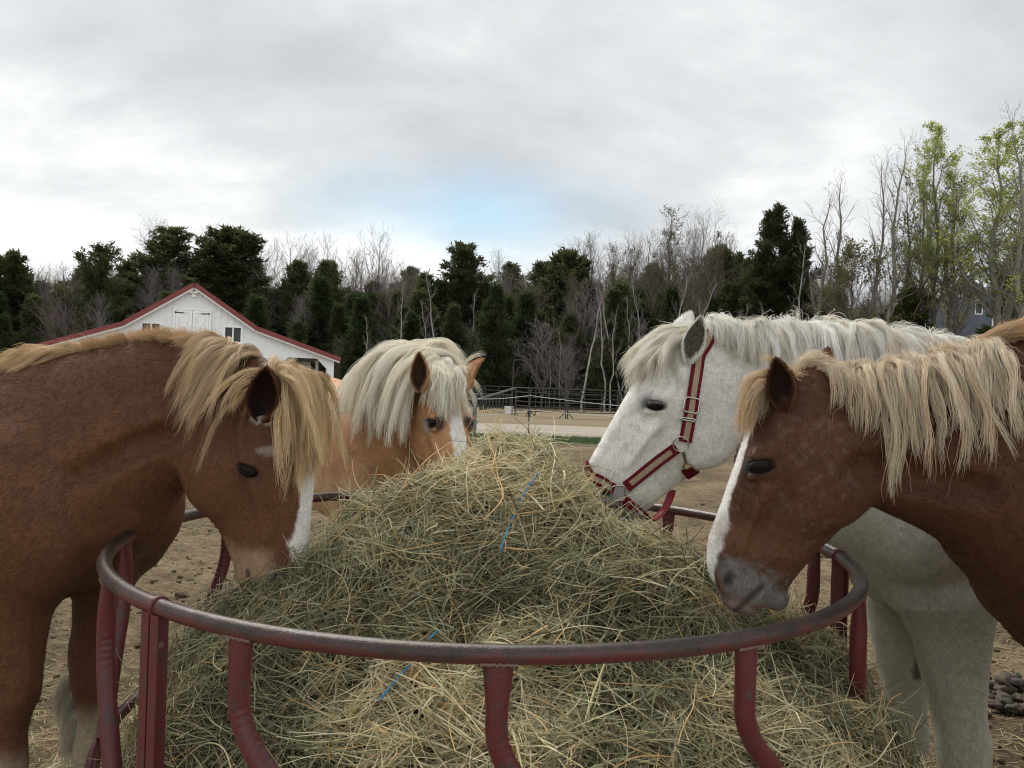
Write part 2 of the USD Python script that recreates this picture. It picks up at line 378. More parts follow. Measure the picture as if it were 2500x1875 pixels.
# ------------------------------------------------------------------ grey house among the trees on the right
HD = 64.0
hx = lambda u, v: at_depth(u, v, HD)[[0, 2]]
siding = material('grey_siding', {'g': ('geometry', {}), 'n': ('noise_texture', {'scale': 3.0, 'detail': 5.0}), 'r': ('rgb_ramp', {'ramp': [(.3, (.085, .105, .135)), (.7, (.125, .15, .185))]}), 'p': ('principled_bsdf', {'roughness': .7})}, [('g.position', 'n.vector'), ('n.fac', 'r.fac'), ('r.color', 'p.base_color')])
slate = material('grey_roof', {'p': ('principled_bsdf', {'base_color': (.16, .165, .17), 'roughness': .7})})
house = thing('house', 'grey house gable half hidden by bare trunks at the right edge of the wood', 'house')
hp, hl_, hr_ = hx(2352, 679), hx(2297, 726), hx(2428, 730)
base = gz(hp[0], HD) - .5
hg = Polygon([hp, hl_, (hl_[0], base), (hr_[0], base), hr_])
W1, W2 = (hx(2383, 733), hx(2396, 766)), (hx(2339, 700), hx(2348, 722))
hf = hg
for a, b in (W1, W2):
    hf = hf.difference(sbox(a[0], b[1], b[0], a[1]))
hw = part(house, 'front_wall', slab(hf, HD + .03, HD + .2), siding)
z = base
while z < hp[1]:
    s = hf.intersection(sbox(hl_[0] - 1, z + .01, hr_[0] + 1, z + .21))
    if s.area > .01:
        part(hw, 'clapboard', slab(s, HD, HD + .03), siding)
    z += .22
part(house, 'side_wall', box(hl_[0] + .1, HD + 4.2, (hl_[1] + base) / 2, .2, 8, hl_[1] - base - .1), siding)
part(house, 'side_wall', box(hr_[0] - .1, HD + 4.2, (hr_[1] + base) / 2, .2, 8, hr_[1] - base - .1), siding)
for a, b in ((hl_, hp), (hp, hr_)):
    t = (b - a) / np.linalg.norm(b - a)
    up = np.array([-t[1], t[0]])
    a2, b2 = (a - t * .3, b) if (b == hp).all() else (a, b + t * .3)
    part(house, 'roof', slab(Polygon([a2 + up * .02, b2 + up * .02, b2 + up * .2, a2 + up * .2]), HD - .3, HD + 8.4), slate)
for a, b in (W1, W2):
    w_ = part(house, 'window', slab(sbox(a[0] - .07, b[1] - .07, b[0] + .07, a[1] + .07).difference(sbox(a[0], b[1], b[0], a[1])), HD - .04, HD + .1), trim_white)
    part(w_, 'pane', slab(sbox(a[0], b[1], b[0], a[1]), HD + .05, HD + .08), dark_glass)
part(house, 'corner_board', slab(sbox(hr_[0] - .16, base, hr_[0], hr_[1] - .1), HD - .03, HD - .002), trim_white)

# ------------------------------------------------------------------ fences
steel = material('panel_steel', {'g': ('geometry', {}), 'n': ('noise_texture', {'scale': 9.0, 'detail': 5.0}), 'r': ('rgb_ramp', {'ramp': [(.3, (.030, .030, .031)), (.7, (.055, .053, .051))]}), 'p': ('principled_bsdf', {'roughness': .5, 'metallic': .2})}, [('g.position', 'n.vector'), ('n.fac', 'r.fac'), ('r.color', 'p.base_color')])
galv = material('galvanised', {'p': ('principled_bsdf', {'base_color': (.16, .165, .17), 'roughness': .45, 'metallic': .3})})
old_wood = material('old_wood', {'g': ('geometry', {}), 'm': ('mapping', {'scale': (30, 30, 3)}), 'n': ('noise_texture', {'scale': 1.0, 'detail': 6.0}), 'r': ('rgb_ramp', {'ramp': [(.3, (.10, .095, .09)), (.7, (.19, .18, .17))]}), 'p': ('principled_bsdf', {'roughness': .85})}, [('g.position', 'm.vector'), ('m.vector', 'n.vector'), ('n.fac', 'r.fac'), ('r.color', 'p.base_color')])
rope_mat = material('white_rope', {'p': ('principled_bsdf', {'base_color': (.6, .6, .58), 'roughness': .7})})


def panel(a, b, label, h=1.48, rails=6, mid=2):
    a, b = np.array(a, float), np.array(b, float)
    o = thing('corral_panel', label, 'fence panel', 'corral panels beyond the gravel road', loc=(*a, 0))
    d = b - a
    L = np.linalg.norm(d)
    t = np.array([*(d / L), 0])
    P = lambda s, z: t * s + np.array([0, 0, z])
    for k in range(rails):
        z = .30 + (h - .30) * k / (rails - 1)
        part(o, 'rail', tube([P(.05, z), P(L - .05, z)], .026 if k < rails - 1 else .03, 6), steel, smooth=50)
    for s in (.05, L - .05):
        part(o, 'upright', tube([P(s, 0), P(s, h + .03)], .036, 6), steel, smooth=50)
        sg = 1 if s < 1 else -1
        part(o, 'foot_brace', tube([P(s + sg * .32, .02), P(s, .30)], .024, 6), steel, smooth=50)
    for k in range(mid):
        s = L * (k + 1) / (mid + 1)
        part(o, 'upright', tube([P(s, .28), P(s, h)], .024, 6), steel, smooth=50)


g0 = lambda u, v: on_ground(u, v)[:2]
c0, c1, c2, c3 = g0(1256, 1014), g0(1291, 1018), g0(1383, 1022), g0(1508, 1024)
panel(g0(1181, 1003), g0(1249, 1003), 'short dark corral panel beside the black hay rack, left of the white tub', mid=1)
panel(c0, c1, 'narrow corral panel just right of the white tub, under the tall gate bow', mid=0)
panel(c1, c2, 'corral panel directly behind the thin black fence stake')
panel(c2, c3, 'long corral panel between the stake and the nose of the white horse')
panel(c3, g0(1640, 1030), 'corral panel mostly hidden behind the face of the white horse')
panel(g0(1330, 1002), g0(1470, 1003), 'far corral panel seen through the rails of the nearer ones')
panel(g0(1100, 1003), g0(1178, 1003), 'corral panel behind the ear of the golden horse')
gb = thing('gate_bow', 'tall narrow steel gate bow standing above the corral panels', 'gate', loc=(*g0(1278, 1014), 0))
w2, hh = .62, 2.95
part(gb, 'bow', tube([(-w2, 0, 0), (-w2, 0, hh - .12), (-w2 + .03, 0, hh - .03), (-w2 + .12, 0, hh), (w2 - .12, 0, hh), (w2 - .03, 0, hh - .03), (w2, 0, hh - .12), (w2, 0, 0)], .032, 6), steel, smooth=50)
wp = g0(1157, 1062)
o = thing('wooden_post', 'weathered grey wooden fence post beside the far cheek of the golden horse', 'post', loc=(*wp, 0))
part(o, 'shaft', tube([(0, 0, -.1), (0, 0, 1.30), (0, 0, 1.315)], [.075, .068, .05], 10), old_wood, smooth=40)
part(o, 'brace', tube([(.05, .02, 1.12), (1.25, 1.4, 1.52)], .03, 6), old_wood)
tp = g0(1290, 1063)
o = thing('fence_stake', 'thin black metal fence stake with insulators behind the top of the hay', 'fence post', loc=(*tp, 0))
part(o, 'shaft', join([box(0, 0, .66, .035, .008, 1.36), box(0, .016, .66, .008, .03, 1.36)]), black_iron)
for z in (1.30, .83, .25):
    part(o, 'insulator', box(0, -.02, z, .05, .05, .06), galv)
o = thing('fence_ropes', 'thin white electric fence lines strung from the wooden post past the black stake', 'fence line')
for z0, z1, z2 in ((1.14, 1.30, 1.02), (.62, .83, .72), (.20, .25, .18)):
    far_r = np.array([g0(1600, 1075)[0], g0(1600, 1075)[1]])
    far_l = np.array([-3.5, wp[1] + .6])
    pts = []
    for p, q, za, zb in ((far_l, wp, z0, z0), (wp, tp, z0, z1), (tp, far_r, z1, z2)):
        for s in np.linspace(0, 1, 10)[:-1]:
            xy = p + (q - p) * s
            pts.append([*xy, za + (zb - za) * s - .16 * s * (1 - s)])
    part(o, 'rope', tube(pts, .009, 5), rope_mat)
# white tub, black rack, hay on the ground behind
tub = thing('muck_tub', 'white plastic tub on the dirt in front of the corral panels', 'tub', loc=(*g0(1242, 1011), 0))
pl = material('white_plastic', {'p': ('principled_bsdf', {'base_color': (.72, .72, .70), 'roughness': .4})})
prof = np.array([[0, 0], [.19, 0], [.205, .03], [.245, .40], [.265, .40], [.265, .425], [.235, .425], [.20, .05], [0, .05]])
part(tub, 'bucket', trimesh.creation.revolve(prof, sections=28), pl, smooth=40)
part(tub, 'rope_handle', tube([(-.1, -.245, .34), (-.06, -.27, .27), (.06, -.27, .27), (.1, -.245, .34)], .012, 6), rope_mat)
rk = g0(1211, 1006)
rack = thing('hay_rack', 'low black slatted hay rack standing beside the white tub', 'hay rack', loc=(*rk, 0))
part(rack, 'frame', join([box(0, 0, 1.02, 1.9, .7, .07), box(0, 0, .12, 1.9, .7, .07)] + [box(sx * .92, sy * .32, .57, .07, .07, .9) for sx in (-1, 1) for sy in (-1, 1)]), black_iron)
for k in range(9):
    x = -.78 + k * .195
    part(rack, 'slat', box(x, -.34, .57, .085, .03, .84), black_iron)
    part(rack, 'slat', box(x, .34, .57, .085, .03, .84), black_iron)
hm = r_.normal(0, 1, (2600, 2)) * [.95, .5]
q0 = np.c_[rk + [.15, -.7] + hm, .02 + .16 * np.exp(-(hm ** 2 @ [1.2, 3]))]
dd = unit(r_.normal(0, 1, (2600, 3)) * [1, 1, .3]) * r_.uniform(.08, .22, (2600, 1))
tag(curves('/World', 'loose_hay', np.stack([q0 - dd / 2, q0 + [0, 0, .02], q0 + dd / 2], 1), [.010, .012, .008], blade, col=np.array([.50, .40, .22]) * r_.uniform(.6, 1.2, (2600, 1)), label='pale heap of spilled hay in front of the black rack', category='hay'), kind='stuff')
# ------------------------------------------------------------------ trees
def bark(name, a, b, sc=9):
    return material(name, {'g': ('texture_coordinate', {}), 'm': ('mapping', {'scale': (1, 1, .35)}), 'n': ('noise_texture', {'scale': float(sc), 'detail': 6.0, 'roughness': .65}), 'r': ('rgb_ramp', {'ramp': [(.35, a), (.65, b)]}), 'p': ('principled_bsdf', {'roughness': .9, 'specular_ior_level': .2})}, [('g.object', 'm.vector'), ('m.vector', 'n.vector'), ('n.fac', 'r.fac'), ('r.color', 'p.base_color')])


def foliage(name, cols, trans=.25):
    return material(name, {'g': ('geometry', {}), 'o': ('object_info', {}), 'n': ('noise_texture', {'scale': .55, 'detail': 3.0}), 'ad': ('math', {'math_type': 'add'}), 'rnd': ('math', {'math_type': 'multiply_add', 'value2': .30, 'value3': -.15}), 'isl': ('math', {'math_type': 'multiply_add', 'value2': .40, 'value3': -.2}), 'ad2': ('math', {'math_type': 'add'}),
        'r': ('rgb_ramp', {'ramp': [(.25, cols[0]), (.5, cols[1]), (.78, cols[2])]}), 'd': ('diffuse_bsdf', {}), 't': ('translucent_bsdf', {}), 'm': ('mix_closure', {'fac': trans})},
        [('g.position', 'n.vector'), ('n.fac', 'ad.value1'), ('o.random', 'rnd.value1'), ('rnd.value', 'ad.value2'), ('g.random_per_island', 'isl.value1'), ('ad.value', 'ad2.value1'), ('isl.value', 'ad2.value2'), ('ad2.value', 'r.fac'), ('r.color', 'd.color'), ('r.color', 't.color'), ('d.BSDF', 'm.closure1'), ('t.BSDF', 'm.closure2')], surface='m.closure')


bark_grey = bark('bark_grey', (.085, .075, .068), (.17, .155, .145))
bark_dark = bark('bark_dark', (.06, .052, .046), (.12, .105, .092))
bark_birch = bark('bark_birch', (.16, .15, .14), (.40, .38, .36), 3)
bark_aspen = bark('bark_aspen', (.13, .125, .10), (.26, .25, .21), 3)
twig_grey = bark('twig_grey', (.15, .13, .12), (.24, .215, .20))
twig_brown = bark('twig_brown', (.13, .10, .088), (.20, .165, .145))
pine_green = foliage('pine_green', [(.062, .074, .034), (.105, .118, .050), (.16, .17, .075)], .5)
hemlock_green = foliage('hemlock_green', [(.048, .064, .030), (.088, .104, .044), (.135, .15, .066)], .5)
leaf_green = foliage('leaf_green', [(.30, .34, .09), (.44, .46, .16), (.58, .58, .26)], .6)
bud_olive = foliage('bud_olive', [(.08, .075, .03), (.14, .135, .05), (.22, .21, .08)], .3)
pine_olive = foliage('pine_olive', [(.035, .045, .012), (.065, .08, .02), (.11, .125, .03)])


def prisms(a, b, ra, rb):
    """Many thin three-sided twigs at once."""
    d = unit(b - a)
    ref = np.where(np.abs(d[:, 2:]) < .9, [0, 0, 1.0], [1.0, 0, 0])
    p = unit(np.cross(d, ref))
    q = np.cross(d, p)
    V = []
    for k in range(3):
        c, s = math.cos(k * 2.0944), math.sin(k * 2.0944)
        o = p * c + q * s
        V += [a + o * ra[:, None], b + o * rb[:, None]]
    v = np.stack(V, 1)
    f0 = np.array([[0, 2, 3], [0, 3, 1], [2, 4, 5], [2, 5, 3], [4, 0, 1], [4, 1, 5]])
    n = len(a)
    return v.reshape(-1, 3), (f0[None] + 6 * np.arange(n)[:, None, None]).reshape(-1, 3)


def grow(r, H, lean=0.0, spread=.55, first=.28, dens=1.0, rise=.55, base_r=None, twig=.55):
    """A leafless tree. Returns the stem as a polyline with radii and the branch segments (a, b, ra, rb)."""
    base_r = base_r or H * .012
    n = 14
    z = np.linspace(0, 1, n)
    la = r.uniform(0, 6.28)
    wob = np.cumsum(r.normal(0, H * .009, (n, 2)), 0) + np.outer(z * H * lean, [math.cos(la), math.sin(la)])
    stem = np.c_[wob, z * H]
    sr = base_r * (1 - z) ** .8 + .012
    segs = []

    def twig_out(p, d, L, rad, depth):
        k = max(2, int(3 + L * .8))
        q = p.copy()
        for i in range(k):
            d = unit(d + r.normal(0, .16, 3) + np.array([0, 0, .10]))
            e = q + d * L / k
            r0, r1 = rad * (1 - i / k * .7), rad * (1 - (i + 1) / k * .7)
            segs.append((q, e, r0, r1))
            if depth > 0:
                m = 1 if r.random() < .4 else 2
                for _ in range(m):
                    ax = unit(np.cross(d, r.normal(0, 1, 3)))
                    d2 = unit(d * r.uniform(.6, 1.0) + ax * r.uniform(.5, .95))
                    twig_out(e, d2, L * r.uniform(.34, .58) * (1 - .35 * i / k), max(r1 * .62, .007), depth - 1)
            q = e
    nb = int(24 * dens)
    for i in range(nb):
        t = first + (1 - first) * (i + r.random()) / nb
        p = np.array([np.interp(t, z, stem[:, k]) for k in range(3)])
        a = i * 2.4 + r.normal(0, .4)
        L = H * spread * (1 - t) ** .62 * r.uniform(.55, 1.0) * .62 + H * .05
        d = unit(np.array([math.cos(a), math.sin(a), rise + 1.1 * t + r.normal(0, .15)]))
        twig_out(p, d, L, max(.016, np.interp(t, z, sr) * .5), 2)
    return stem, sr, segs


def bare_proto(name, seed, H, mats, leaf=None, leaf_n=0, leaf_s=.10, **kw):
    r = np.random.default_rng(seed)
    stem, sr, segs = grow(r, H, **kw)
    o = UsdGeom.Xform.Define(stage, '/World/' + name) if False else None
    a, b = np.array([s[0] for s in segs]), np.array([s[1] for s in segs])
    ra, rb = np.array([s[2] for s in segs]), np.array([s[3] for s in segs])
    out = [('trunk', tube(stem, sr, 7, caps=False), mats[0], 60), ('crown', prisms(a, b, ra, rb), mats[1], False)]
    if leaf:
        ends = np.concatenate([a + (b - a) * r.random((len(a), 1)) for _ in range(6)])
        w = np.tile(1 / (ra + .01), 6)
        w = w * (meshkit.noise(ends * .8, seed) > .42)
        i = r.choice(len(ends), leaf_n, p=w / w.sum())
        out.append(('leaves', leaf_cloud(r, ends[i] + r.normal(0, .09, (leaf_n, 3)), leaf_s), leaf, False))
    return out


def leaf_cloud(r, c, s):
    n = len(c)
    d, e = unit(r.normal(0, 1, (n, 3))), unit(r.normal(0, 1, (n, 3)))
    e = unit(np.cross(d, e))
    k = s * r.uniform(.6, 1.3, (n, 1))
    v = np.stack([c - d * k * .6, c + e * k * .42, c + d * k * .6, c - e * k * .42], 1).reshape(-1, 3)
    q = np.arange(n)[:, None] * 4
    return v, np.vstack([q + [0, 1, 2], q + [0, 2, 3]])


def pine_proto(seed, H, R, green, nb=70, first=.12, shape=.8, rise=.35, clumps=15, needle=.24, per=26, sag=.0, wood=None, stems=1, ragged=.25):
    r = np.random.default_rng(seed)
    z = np.linspace(0, 1, 10)
    T, segs, cl, cd = [], [], [], []
    for sidx in range(stems):
        off = np.array([0, 0]) if stems == 1 else R * np.array([(.02, -.17, .15)[sidx], (.0, .06, -.06)[sidx]])
        Hs = H * (1 if sidx == 0 else r.uniform(.86, .98))
        bend = np.outer(np.clip(z / .45, 0, 1) ** 1.2, off)
        stem = np.c_[np.cumsum(r.normal(0, H * .004, (10, 2)), 0) + bend, z * Hs]
        T.append(tube(stem, H * .013 * (1 - z * .93) + .01, 7, caps=False))
        for i in range(nb // stems):
            t = first + (1 - first) * ((i + r.random()) / (nb / stems)) ** .85
            p = np.array([np.interp(t, z, stem[:, k]) for k in range(3)])
            a = i * 2.4 + r.normal(0, .5)
            if stems > 1 and r.random() < .6 and t < .8:
                a = math.atan2(off[1], off[0]) + r.normal(0, 1.0)
            prof = (1 - t) ** shape * (.55 + .45 * min(1, (t - first) / .12 + .3))
            L = R * prof * r.uniform(1 - ragged * 1.6, 1 + ragged) / (1 if stems == 1 else 1.75) + .25
            d = unit(np.array([math.cos(a), math.sin(a), rise * (0.4 + t) - sag + r.normal(0, .08)]))
            q = p.copy()
            m = max(3, int(clumps * L / R))
            k = 5
            for j in range(k):
                d = unit(d + np.array([0, 0, .07]) + r.normal(0, .05, 3))
                e = q + d * L / k
                segs.append((q, e, .03 * (1 - j / k) + .012, .03 * (1 - (j + 1) / k) + .01))
                for _ in range(max(1, round(m / k))):
                    if j > 0 or r.random() < .5:
                        u = r.random()
                        side = unit(np.cross(d, [0, 0, 1.0])) * r.normal(0, .20) * L * (1 - .5 * j / k)
                        cl.append(q + (e - q) * u + side + np.array([0, 0, r.normal(0, .08)]))
                        cd.append(unit(d + side * .8 + np.array([0, 0, .25])))
                q = e
        for _ in range(8):
            cl.append(stem[-1] + r.normal(0, .15, 3) - [0, 0, r.uniform(0, .8)])
            cd.append(np.array([0, 0, 1.0]))
    cl, cd = np.array(cl), np.array(cd)
    n = len(cl)
    c = np.repeat(cl, per, 0)
    d = unit(np.repeat(cd, per, 0) * .9 + r.normal(0, .75, (n * per, 3)))
    w = unit(np.cross(d, r.normal(0, 1, (n * per, 3))))
    L = needle * r.uniform(.6, 1.35, (n * per, 1))
    c = c + r.normal(0, .13, c.shape)
    v = np.stack([c - w * L * .2, c + w * L * .2, c + d * L], 1).reshape(-1, 3)
    f = np.arange(n * per * 3).reshape(-1, 3)
    a, b = np.array([s[0] for s in segs]), np.array([s[1] for s in segs])
    br = prisms(a, b, np.array([s[2] for s in segs]), np.array([s[3] for s in segs]))
    return [('trunk', join(T), wood or bark_dark, 60), ('branches', br, wood or bark_dark, False), ('crown', (v, f), green, False)]


UsdGeom.Scope.Define(stage, '/World/tree_kinds').GetPrim()
KINDS, TRIS = {}, []


def define(kind, parts):
    c = stage.CreateClassPrim(f'/World/tree_kinds/{kind}')
    for nm, m, mt, sm in parts:
        usdkit.mesh(stage, f'/World/tree_kinds/{kind}/{nm}', m, mt, smooth=sm)
    H = max(np.array(m.vertices if hasattr(m, 'vertices') else m[0])[:, 2].max() for _, m, _, _ in parts)
    KINDS[kind] = H
    TRIS.append((kind, sum(len(m.faces) if hasattr(m, 'faces') else len(m[1]) for _, m, _, _ in parts)))


stage.GetPrimAtPath('/World/tree_kinds').SetSpecifier(Sdf.SpecifierClass)
for k, (s, sp, fi, rise) in enumerate(((1, .95, .30, .75), (2, .80, .36, .95), (3, 1.1, .28, .7), (4, .75, .42, 1.1), (5, .9, .32, .8))):
    define(f'bare_{k}', bare_proto('b', 40 + s, 13, (bark_grey, twig_grey if k % 2 else twig_brown), spread=sp, first=fi, rise=rise, dens=1.45))
for k in range(2):
    define(f'bud_{k}', bare_proto('b', 60 + k, 13, (bark_grey, twig_brown), leaf=bud_olive, leaf_n=2200, leaf_s=.085, spread=.5, first=.34, rise=1.0, dens=1.1))
for k in range(3):
    define(f'aspen_{k}', bare_proto('a', 70 + k, 16, (bark_aspen, twig_grey), leaf=leaf_green, leaf_n=(10500, 9500, 8000)[k], leaf_s=.082, spread=.46, first=.30, rise=1.1, lean=.04, dens=1.0))
for k in range(2):
    define(f'aspenbare_{k}', bare_proto('a', 80 + k, 16, (bark_aspen, twig_grey), spread=.34, first=.30, rise=1.2, lean=.05, dens=.75))
define('roundbud', bare_proto('r', 90, 8, (bark_dark, twig_brown), leaf=bud_olive, leaf_n=6000, leaf_s=.085, spread=1.0, first=.22, rise=.75, dens=1.5))
for k in range(4):
    define(f'birch_{k}', bare_proto('s', 95 + k, 8, (bark_birch, twig_grey), spread=.26, first=.45, rise=1.3, lean=(.10, -.16, .22, .05)[k], dens=.45, base_r=.055))
for k in range(2):
    define(f'shrub_{k}', bare_proto('u', 105 + k, 4.5, (bark_grey, twig_brown if k else twig_grey), spread=1.1, first=.08, rise=1.1, dens=1.3, base_r=.04))
define('pine_0', pine_proto(1, 13, 3.7, pine_green, nb=60, first=.18, shape=.42, rise=.85, clumps=20, ragged=.45, needle=.25))
define('pine_1', pine_proto(2, 13, 3.7, pine_green, nb=90, first=.08, shape=.46, rise=.62, clumps=21, needle=.34, ragged=.3))
define('pine_2', pine_proto(3, 13, 3.3, pine_green, nb=100, first=.06, shape=.50, rise=.55, clumps=21, ragged=.2, needle=.25))
define('pine_big', pine_proto(4, 16, 7.2, pine_green, nb=210, first=.30, shape=.78, rise=.7, clumps=40, stems=3, ragged=.3, needle=.25))
define('hemlock_0', pine_proto(5, 8, 2.3, hemlock_green, nb=90, first=.02, shape=.95, rise=.15, clumps=15, sag=.12, ragged=.3, needle=.22))
define('hemlock_1', pine_proto(6, 8, 2.6, hemlock_green, nb=80, first=.02, shape=.8, rise=.25, clumps=15, sag=.08, ragged=.35, needle=.25))
define('olive_0', pine_proto(7, 9, 2.4, pine_olive, nb=80, first=.05, shape=.7, rise=.4, clumps=18, ragged=.3, needle=.25))


def plant(kind, name, u, top, D, label, cat, group=None, rz=None, widen=1.0):
    """A tree whose foot stands at distance D under picture column u and whose top reaches picture row top."""
    y = D
    x = ray(u, 800)[0] * D
    base = float(gz(x, y)) - .1
    z = EYE[2] + ray(u, top)[2] * D
    s = max((z - base) / KINDS[kind], .05)
    o = thing(name, label, cat, group, loc=(x, y, base), rz=rz if rz is not None else (u * 1.37) % 6.28, scale=(s * widen, s * widen, s))
    o.GetPrim().GetReferences().AddInternalReference(f'/World/tree_kinds/{kind}')
    o.GetPrim().SetInstanceable(True)


P_, B_ = 'white_pine', 'bare_tree'
for a in [
    ('pine_1', P_, 15, 603, 72, 'dark pine cut off by the left edge of the picture', 'pine', None, 1, 1.15),
    ('pine_0', P_, 243, 583, 68, 'lone pine with upswept ragged arms left of the barn', 'pine', None, 2, 1.25),
    ('pine_2', P_, 410, 548, 74, 'broad olive dark pine rising behind the left slope of the barn roof', 'pine', None, .5, 1.75),
    ('pine_1', P_, 560, 541, 74, 'broad dark pine rising just right of the barn peak', 'pine', None, 2.6, 1.6),
    ('pine_2', P_, 1130, 586, 68, 'dense dark cone shaped pine standing alone over the middle of the wood', 'pine', None, 4, 1.35),
    ('pine_1', P_, 1385, 600, 70, 'dark pine left of the tall leafless crowns above the white horse', 'pine', None, 5, 1.2),
    ('pine_2', P_, 1318, 632, 72, 'smaller pine touching the left side of a taller one', 'pine', None, 1.5, 1.2),
    ('pine_1', P_, 1765, 588, 72, 'small dark pine left of the great three topped pine', 'pine', None, 3, 1.2),
    ('pine_big', 'great_pine', 1903, 484, 62, 'great dark pine with three rounded tops against the sky on the right', 'pine', None, 0.001, 1.0),
    ('roundbud', 'budding_tree', 2098, 566, 50, 'small round crowned budding tree right of the great pine', 'tree', None, 1, 1.0),
    ('bare_2', B_, 905, 528, 76, 'tallest rounded leafless tree on the skyline between barn and middle pine', 'tree', None, 1, .8),
    ('bare_1', B_, 798, 558, 76, 'slim leafless tree standing left of the tallest rounded one', 'tree', None, 2, .8),
    ('bare_0', B_, 708, 556, 74, 'leafless tree with crooked limbs right of the pines behind the barn', 'tree', None, 3, .9),
    ('bare_3', B_, 382, 523, 82, 'leafless crown showing behind the broad olive pine', 'tree', None, 3, 1.2),
    ('bare_4', B_, 488, 518, 82, 'leafless crown showing between the two pines behind the barn', 'tree', None, 3, 1.0),
    ('bare_1', B_, 1206, 597, 78, 'pale leafless tree just right of the dense middle pine', 'tree', None, 3, .8),
    ('bare_4', B_, 1452, 538, 72, 'leafless tree with a fan shaped crown right of the dark pine', 'tree', None, 5, 1.0),
    ('bud_0', 'budding_tree', 1610, 497, 70, 'tall budding tree with brownish leaf specks above the white horse poll', 'tree', None, 5, .9),
    ('bare_2', B_, 1722, 476, 70, 'tallest leafless tree left of the great pine', 'tree', None, 5, .75),
    ('aspenbare_0', 'bare_aspen', 1990, 448, 52, 'slim leafless aspen just right of the great pine', 'tree', None, .4, 1.0),
    ('aspenbare_1', 'bare_aspen', 2060, 408, 52, 'second slim leafless aspen right of the great pine', 'tree', None, 1.9, 1.0),
    ('aspenbare_0', 'bare_aspen', 2118, 345, 50, 'tall leafless aspen over the round budding tree', 'tree', None, 2.2, .9),
    ('aspenbare_1', 'bare_aspen', 2168, 320, 50, 'tallest leafless aspen, left of the leafing ones', 'tree', None, 3.3, .9),
    ('aspen_2', 'aspen', 2238, 345, 50, 'leftmost aspen with new yellow green leaves', 'tree', None, 1.1, .9),
    ('aspen_1', 'aspen', 2275, 303, 51, 'aspen with bright new leaves and a bare leader above them', 'tree', None, 2.5, 1.0),
    ('aspen_0', 'aspen', 2395, 282, 48, 'biggest leafing aspen in front of the right side of the house', 'tree', None, 3.8, 1.7),
    ('aspen_2', 'aspen', 2325, 370, 52, 'thinly leafing aspen over the roof of the grey house', 'tree', None, 5.1, 1.0),
    ('aspen_1', 'aspen', 2455, 290, 46, 'leafing aspen beside the biggest one, toward the right edge', 'tree', None, .2, 1.3),
    ('aspenbare_1', 'bare_aspen', 2500, 225, 44, 'bare aspen cut off by the right edge of the picture', 'tree', None, .2, 1.0),
    ('olive_0', 'yellow_green_pine', 2488, 560, 52, 'yellow green conifer at the right edge above the right horse', 'tree', None, 1, 1.2),
    ('olive_0', 'yellow_green_pine', 2215, 690, 50, 'low yellow green conifer left of the grey house', 'tree', None, 2, 1.4),
    ('birch_0', 'birch', 1350, 830, 58, 'thin white birch leaning behind the tall gate bow', 'birch', None, 1.2, 1.0),
    ('birch_3', 'birch', 1374, 800, 59, 'thin straight pale birch right of the leaning one', 'birch', None, 2.0, 1.0),
    ('birch_2', 'birch', 1130, 690, 62, 'thin birch bowed over above the right ear of the golden horse', 'birch', None, 3.4, 1.1),
]:
    plant(*a)
r_ = np.random.default_rng(17)
ORD = 'first second third fourth fifth sixth seventh eighth ninth tenth eleventh twelfth thirteenth fourteenth fifteenth sixteenth seventeenth eighteenth nineteenth twentieth'.split()


def placed(us, what):
    """Labels that count look-alikes from the left between landmarks."""
    zones = [(-1, 475, 'left of the barn peak'), (475, 1130, 'between barn and middle pine'), (1130, 1900, 'between middle and great pines'), (1900, 9999, 'right of the great pine')]
    out = {}
    for a, b, txt in zones:
        for i, u in enumerate(sorted(u for u in us if a <= u < b)):
            out[u] = f'{ORD[i]} {what} from the left, {txt}'
    return out


sky_row = ((95, 652, 74, .9), (148, 655, 76, .9), (330, 640, 80, .9), (640, 560, 80, .9), (735, 566, 82, .8), (842, 590, 78, .8), (868, 602, 80, .8), (940, 606, 80, .9), (985, 626, 82, .9), (1022, 640, 80, .9), (1262, 640, 80, .9), (1500, 575, 74, .85), (1545, 560, 74, .85), (1655, 522, 74, .8), (1780, 560, 78, .9), (1690, 540, 76, .8), (1420, 560, 76, .8), (30, 650, 80, 1), (1572, 545, 72, .8), (760, 590, 76, 1), (880, 575, 84, 1))
names = placed([q[0] for q in sky_row], 'leafless skyline tree')
for u, top, D, w in sky_row:
    k = r_.integers(0, 5)
    plant(f'bare_{k}', B_, u, top, D, names[u], 'tree', 'leafless trees along the skyline', None, w)
bud_row = ((1480, 590, 70), (1525, 600, 68), (1640, 560, 66), (1580, 610, 66), (1740, 560, 66), (1690, 620, 62), (2205, 420, 50), (2330, 420, 49), (2040, 560, 52), (1400, 650, 66))
names = placed([q[0] for q in bud_row], 'brown specked budding tree')
for u, top, D in bud_row:
    plant(f'bud_{r_.integers(0, 2)}', 'budding_tree', u, top, D, names[u], 'tree', 'budding trees in the right half', None, .85)
hem_row = (845, 885, 905, 955, 975, 1025, 1050, 1100, 1150, 1210, 1275, 1345, 1385, 1460, 1500, 1570, 1625, 860, 930, 1000, 1075, 1180, 1245, 1310, 1420, 1540, 1600, 1650, 1720, 1960, 2050, 2140, 2200, 2470, 30, 120, 200, 290, 640, 720, 790, 560, 470, 380)
names = placed(hem_row, 'low dark hemlock')
for u in hem_row:
    D = r_.uniform(58, 68)
    top = r_.uniform(650, 780) if u > 600 else r_.uniform(740, 830)
    if u > 1900:
        top, D = r_.uniform(735, 790), 54
    plant(f'hemlock_{r_.integers(0, 2)}', 'hemlock', u + r_.uniform(-20, 20), top, D, names[u], 'hemlock', 'dark hemlocks along the foot of the wood', None, float(r_.uniform(.85, 1.2)))
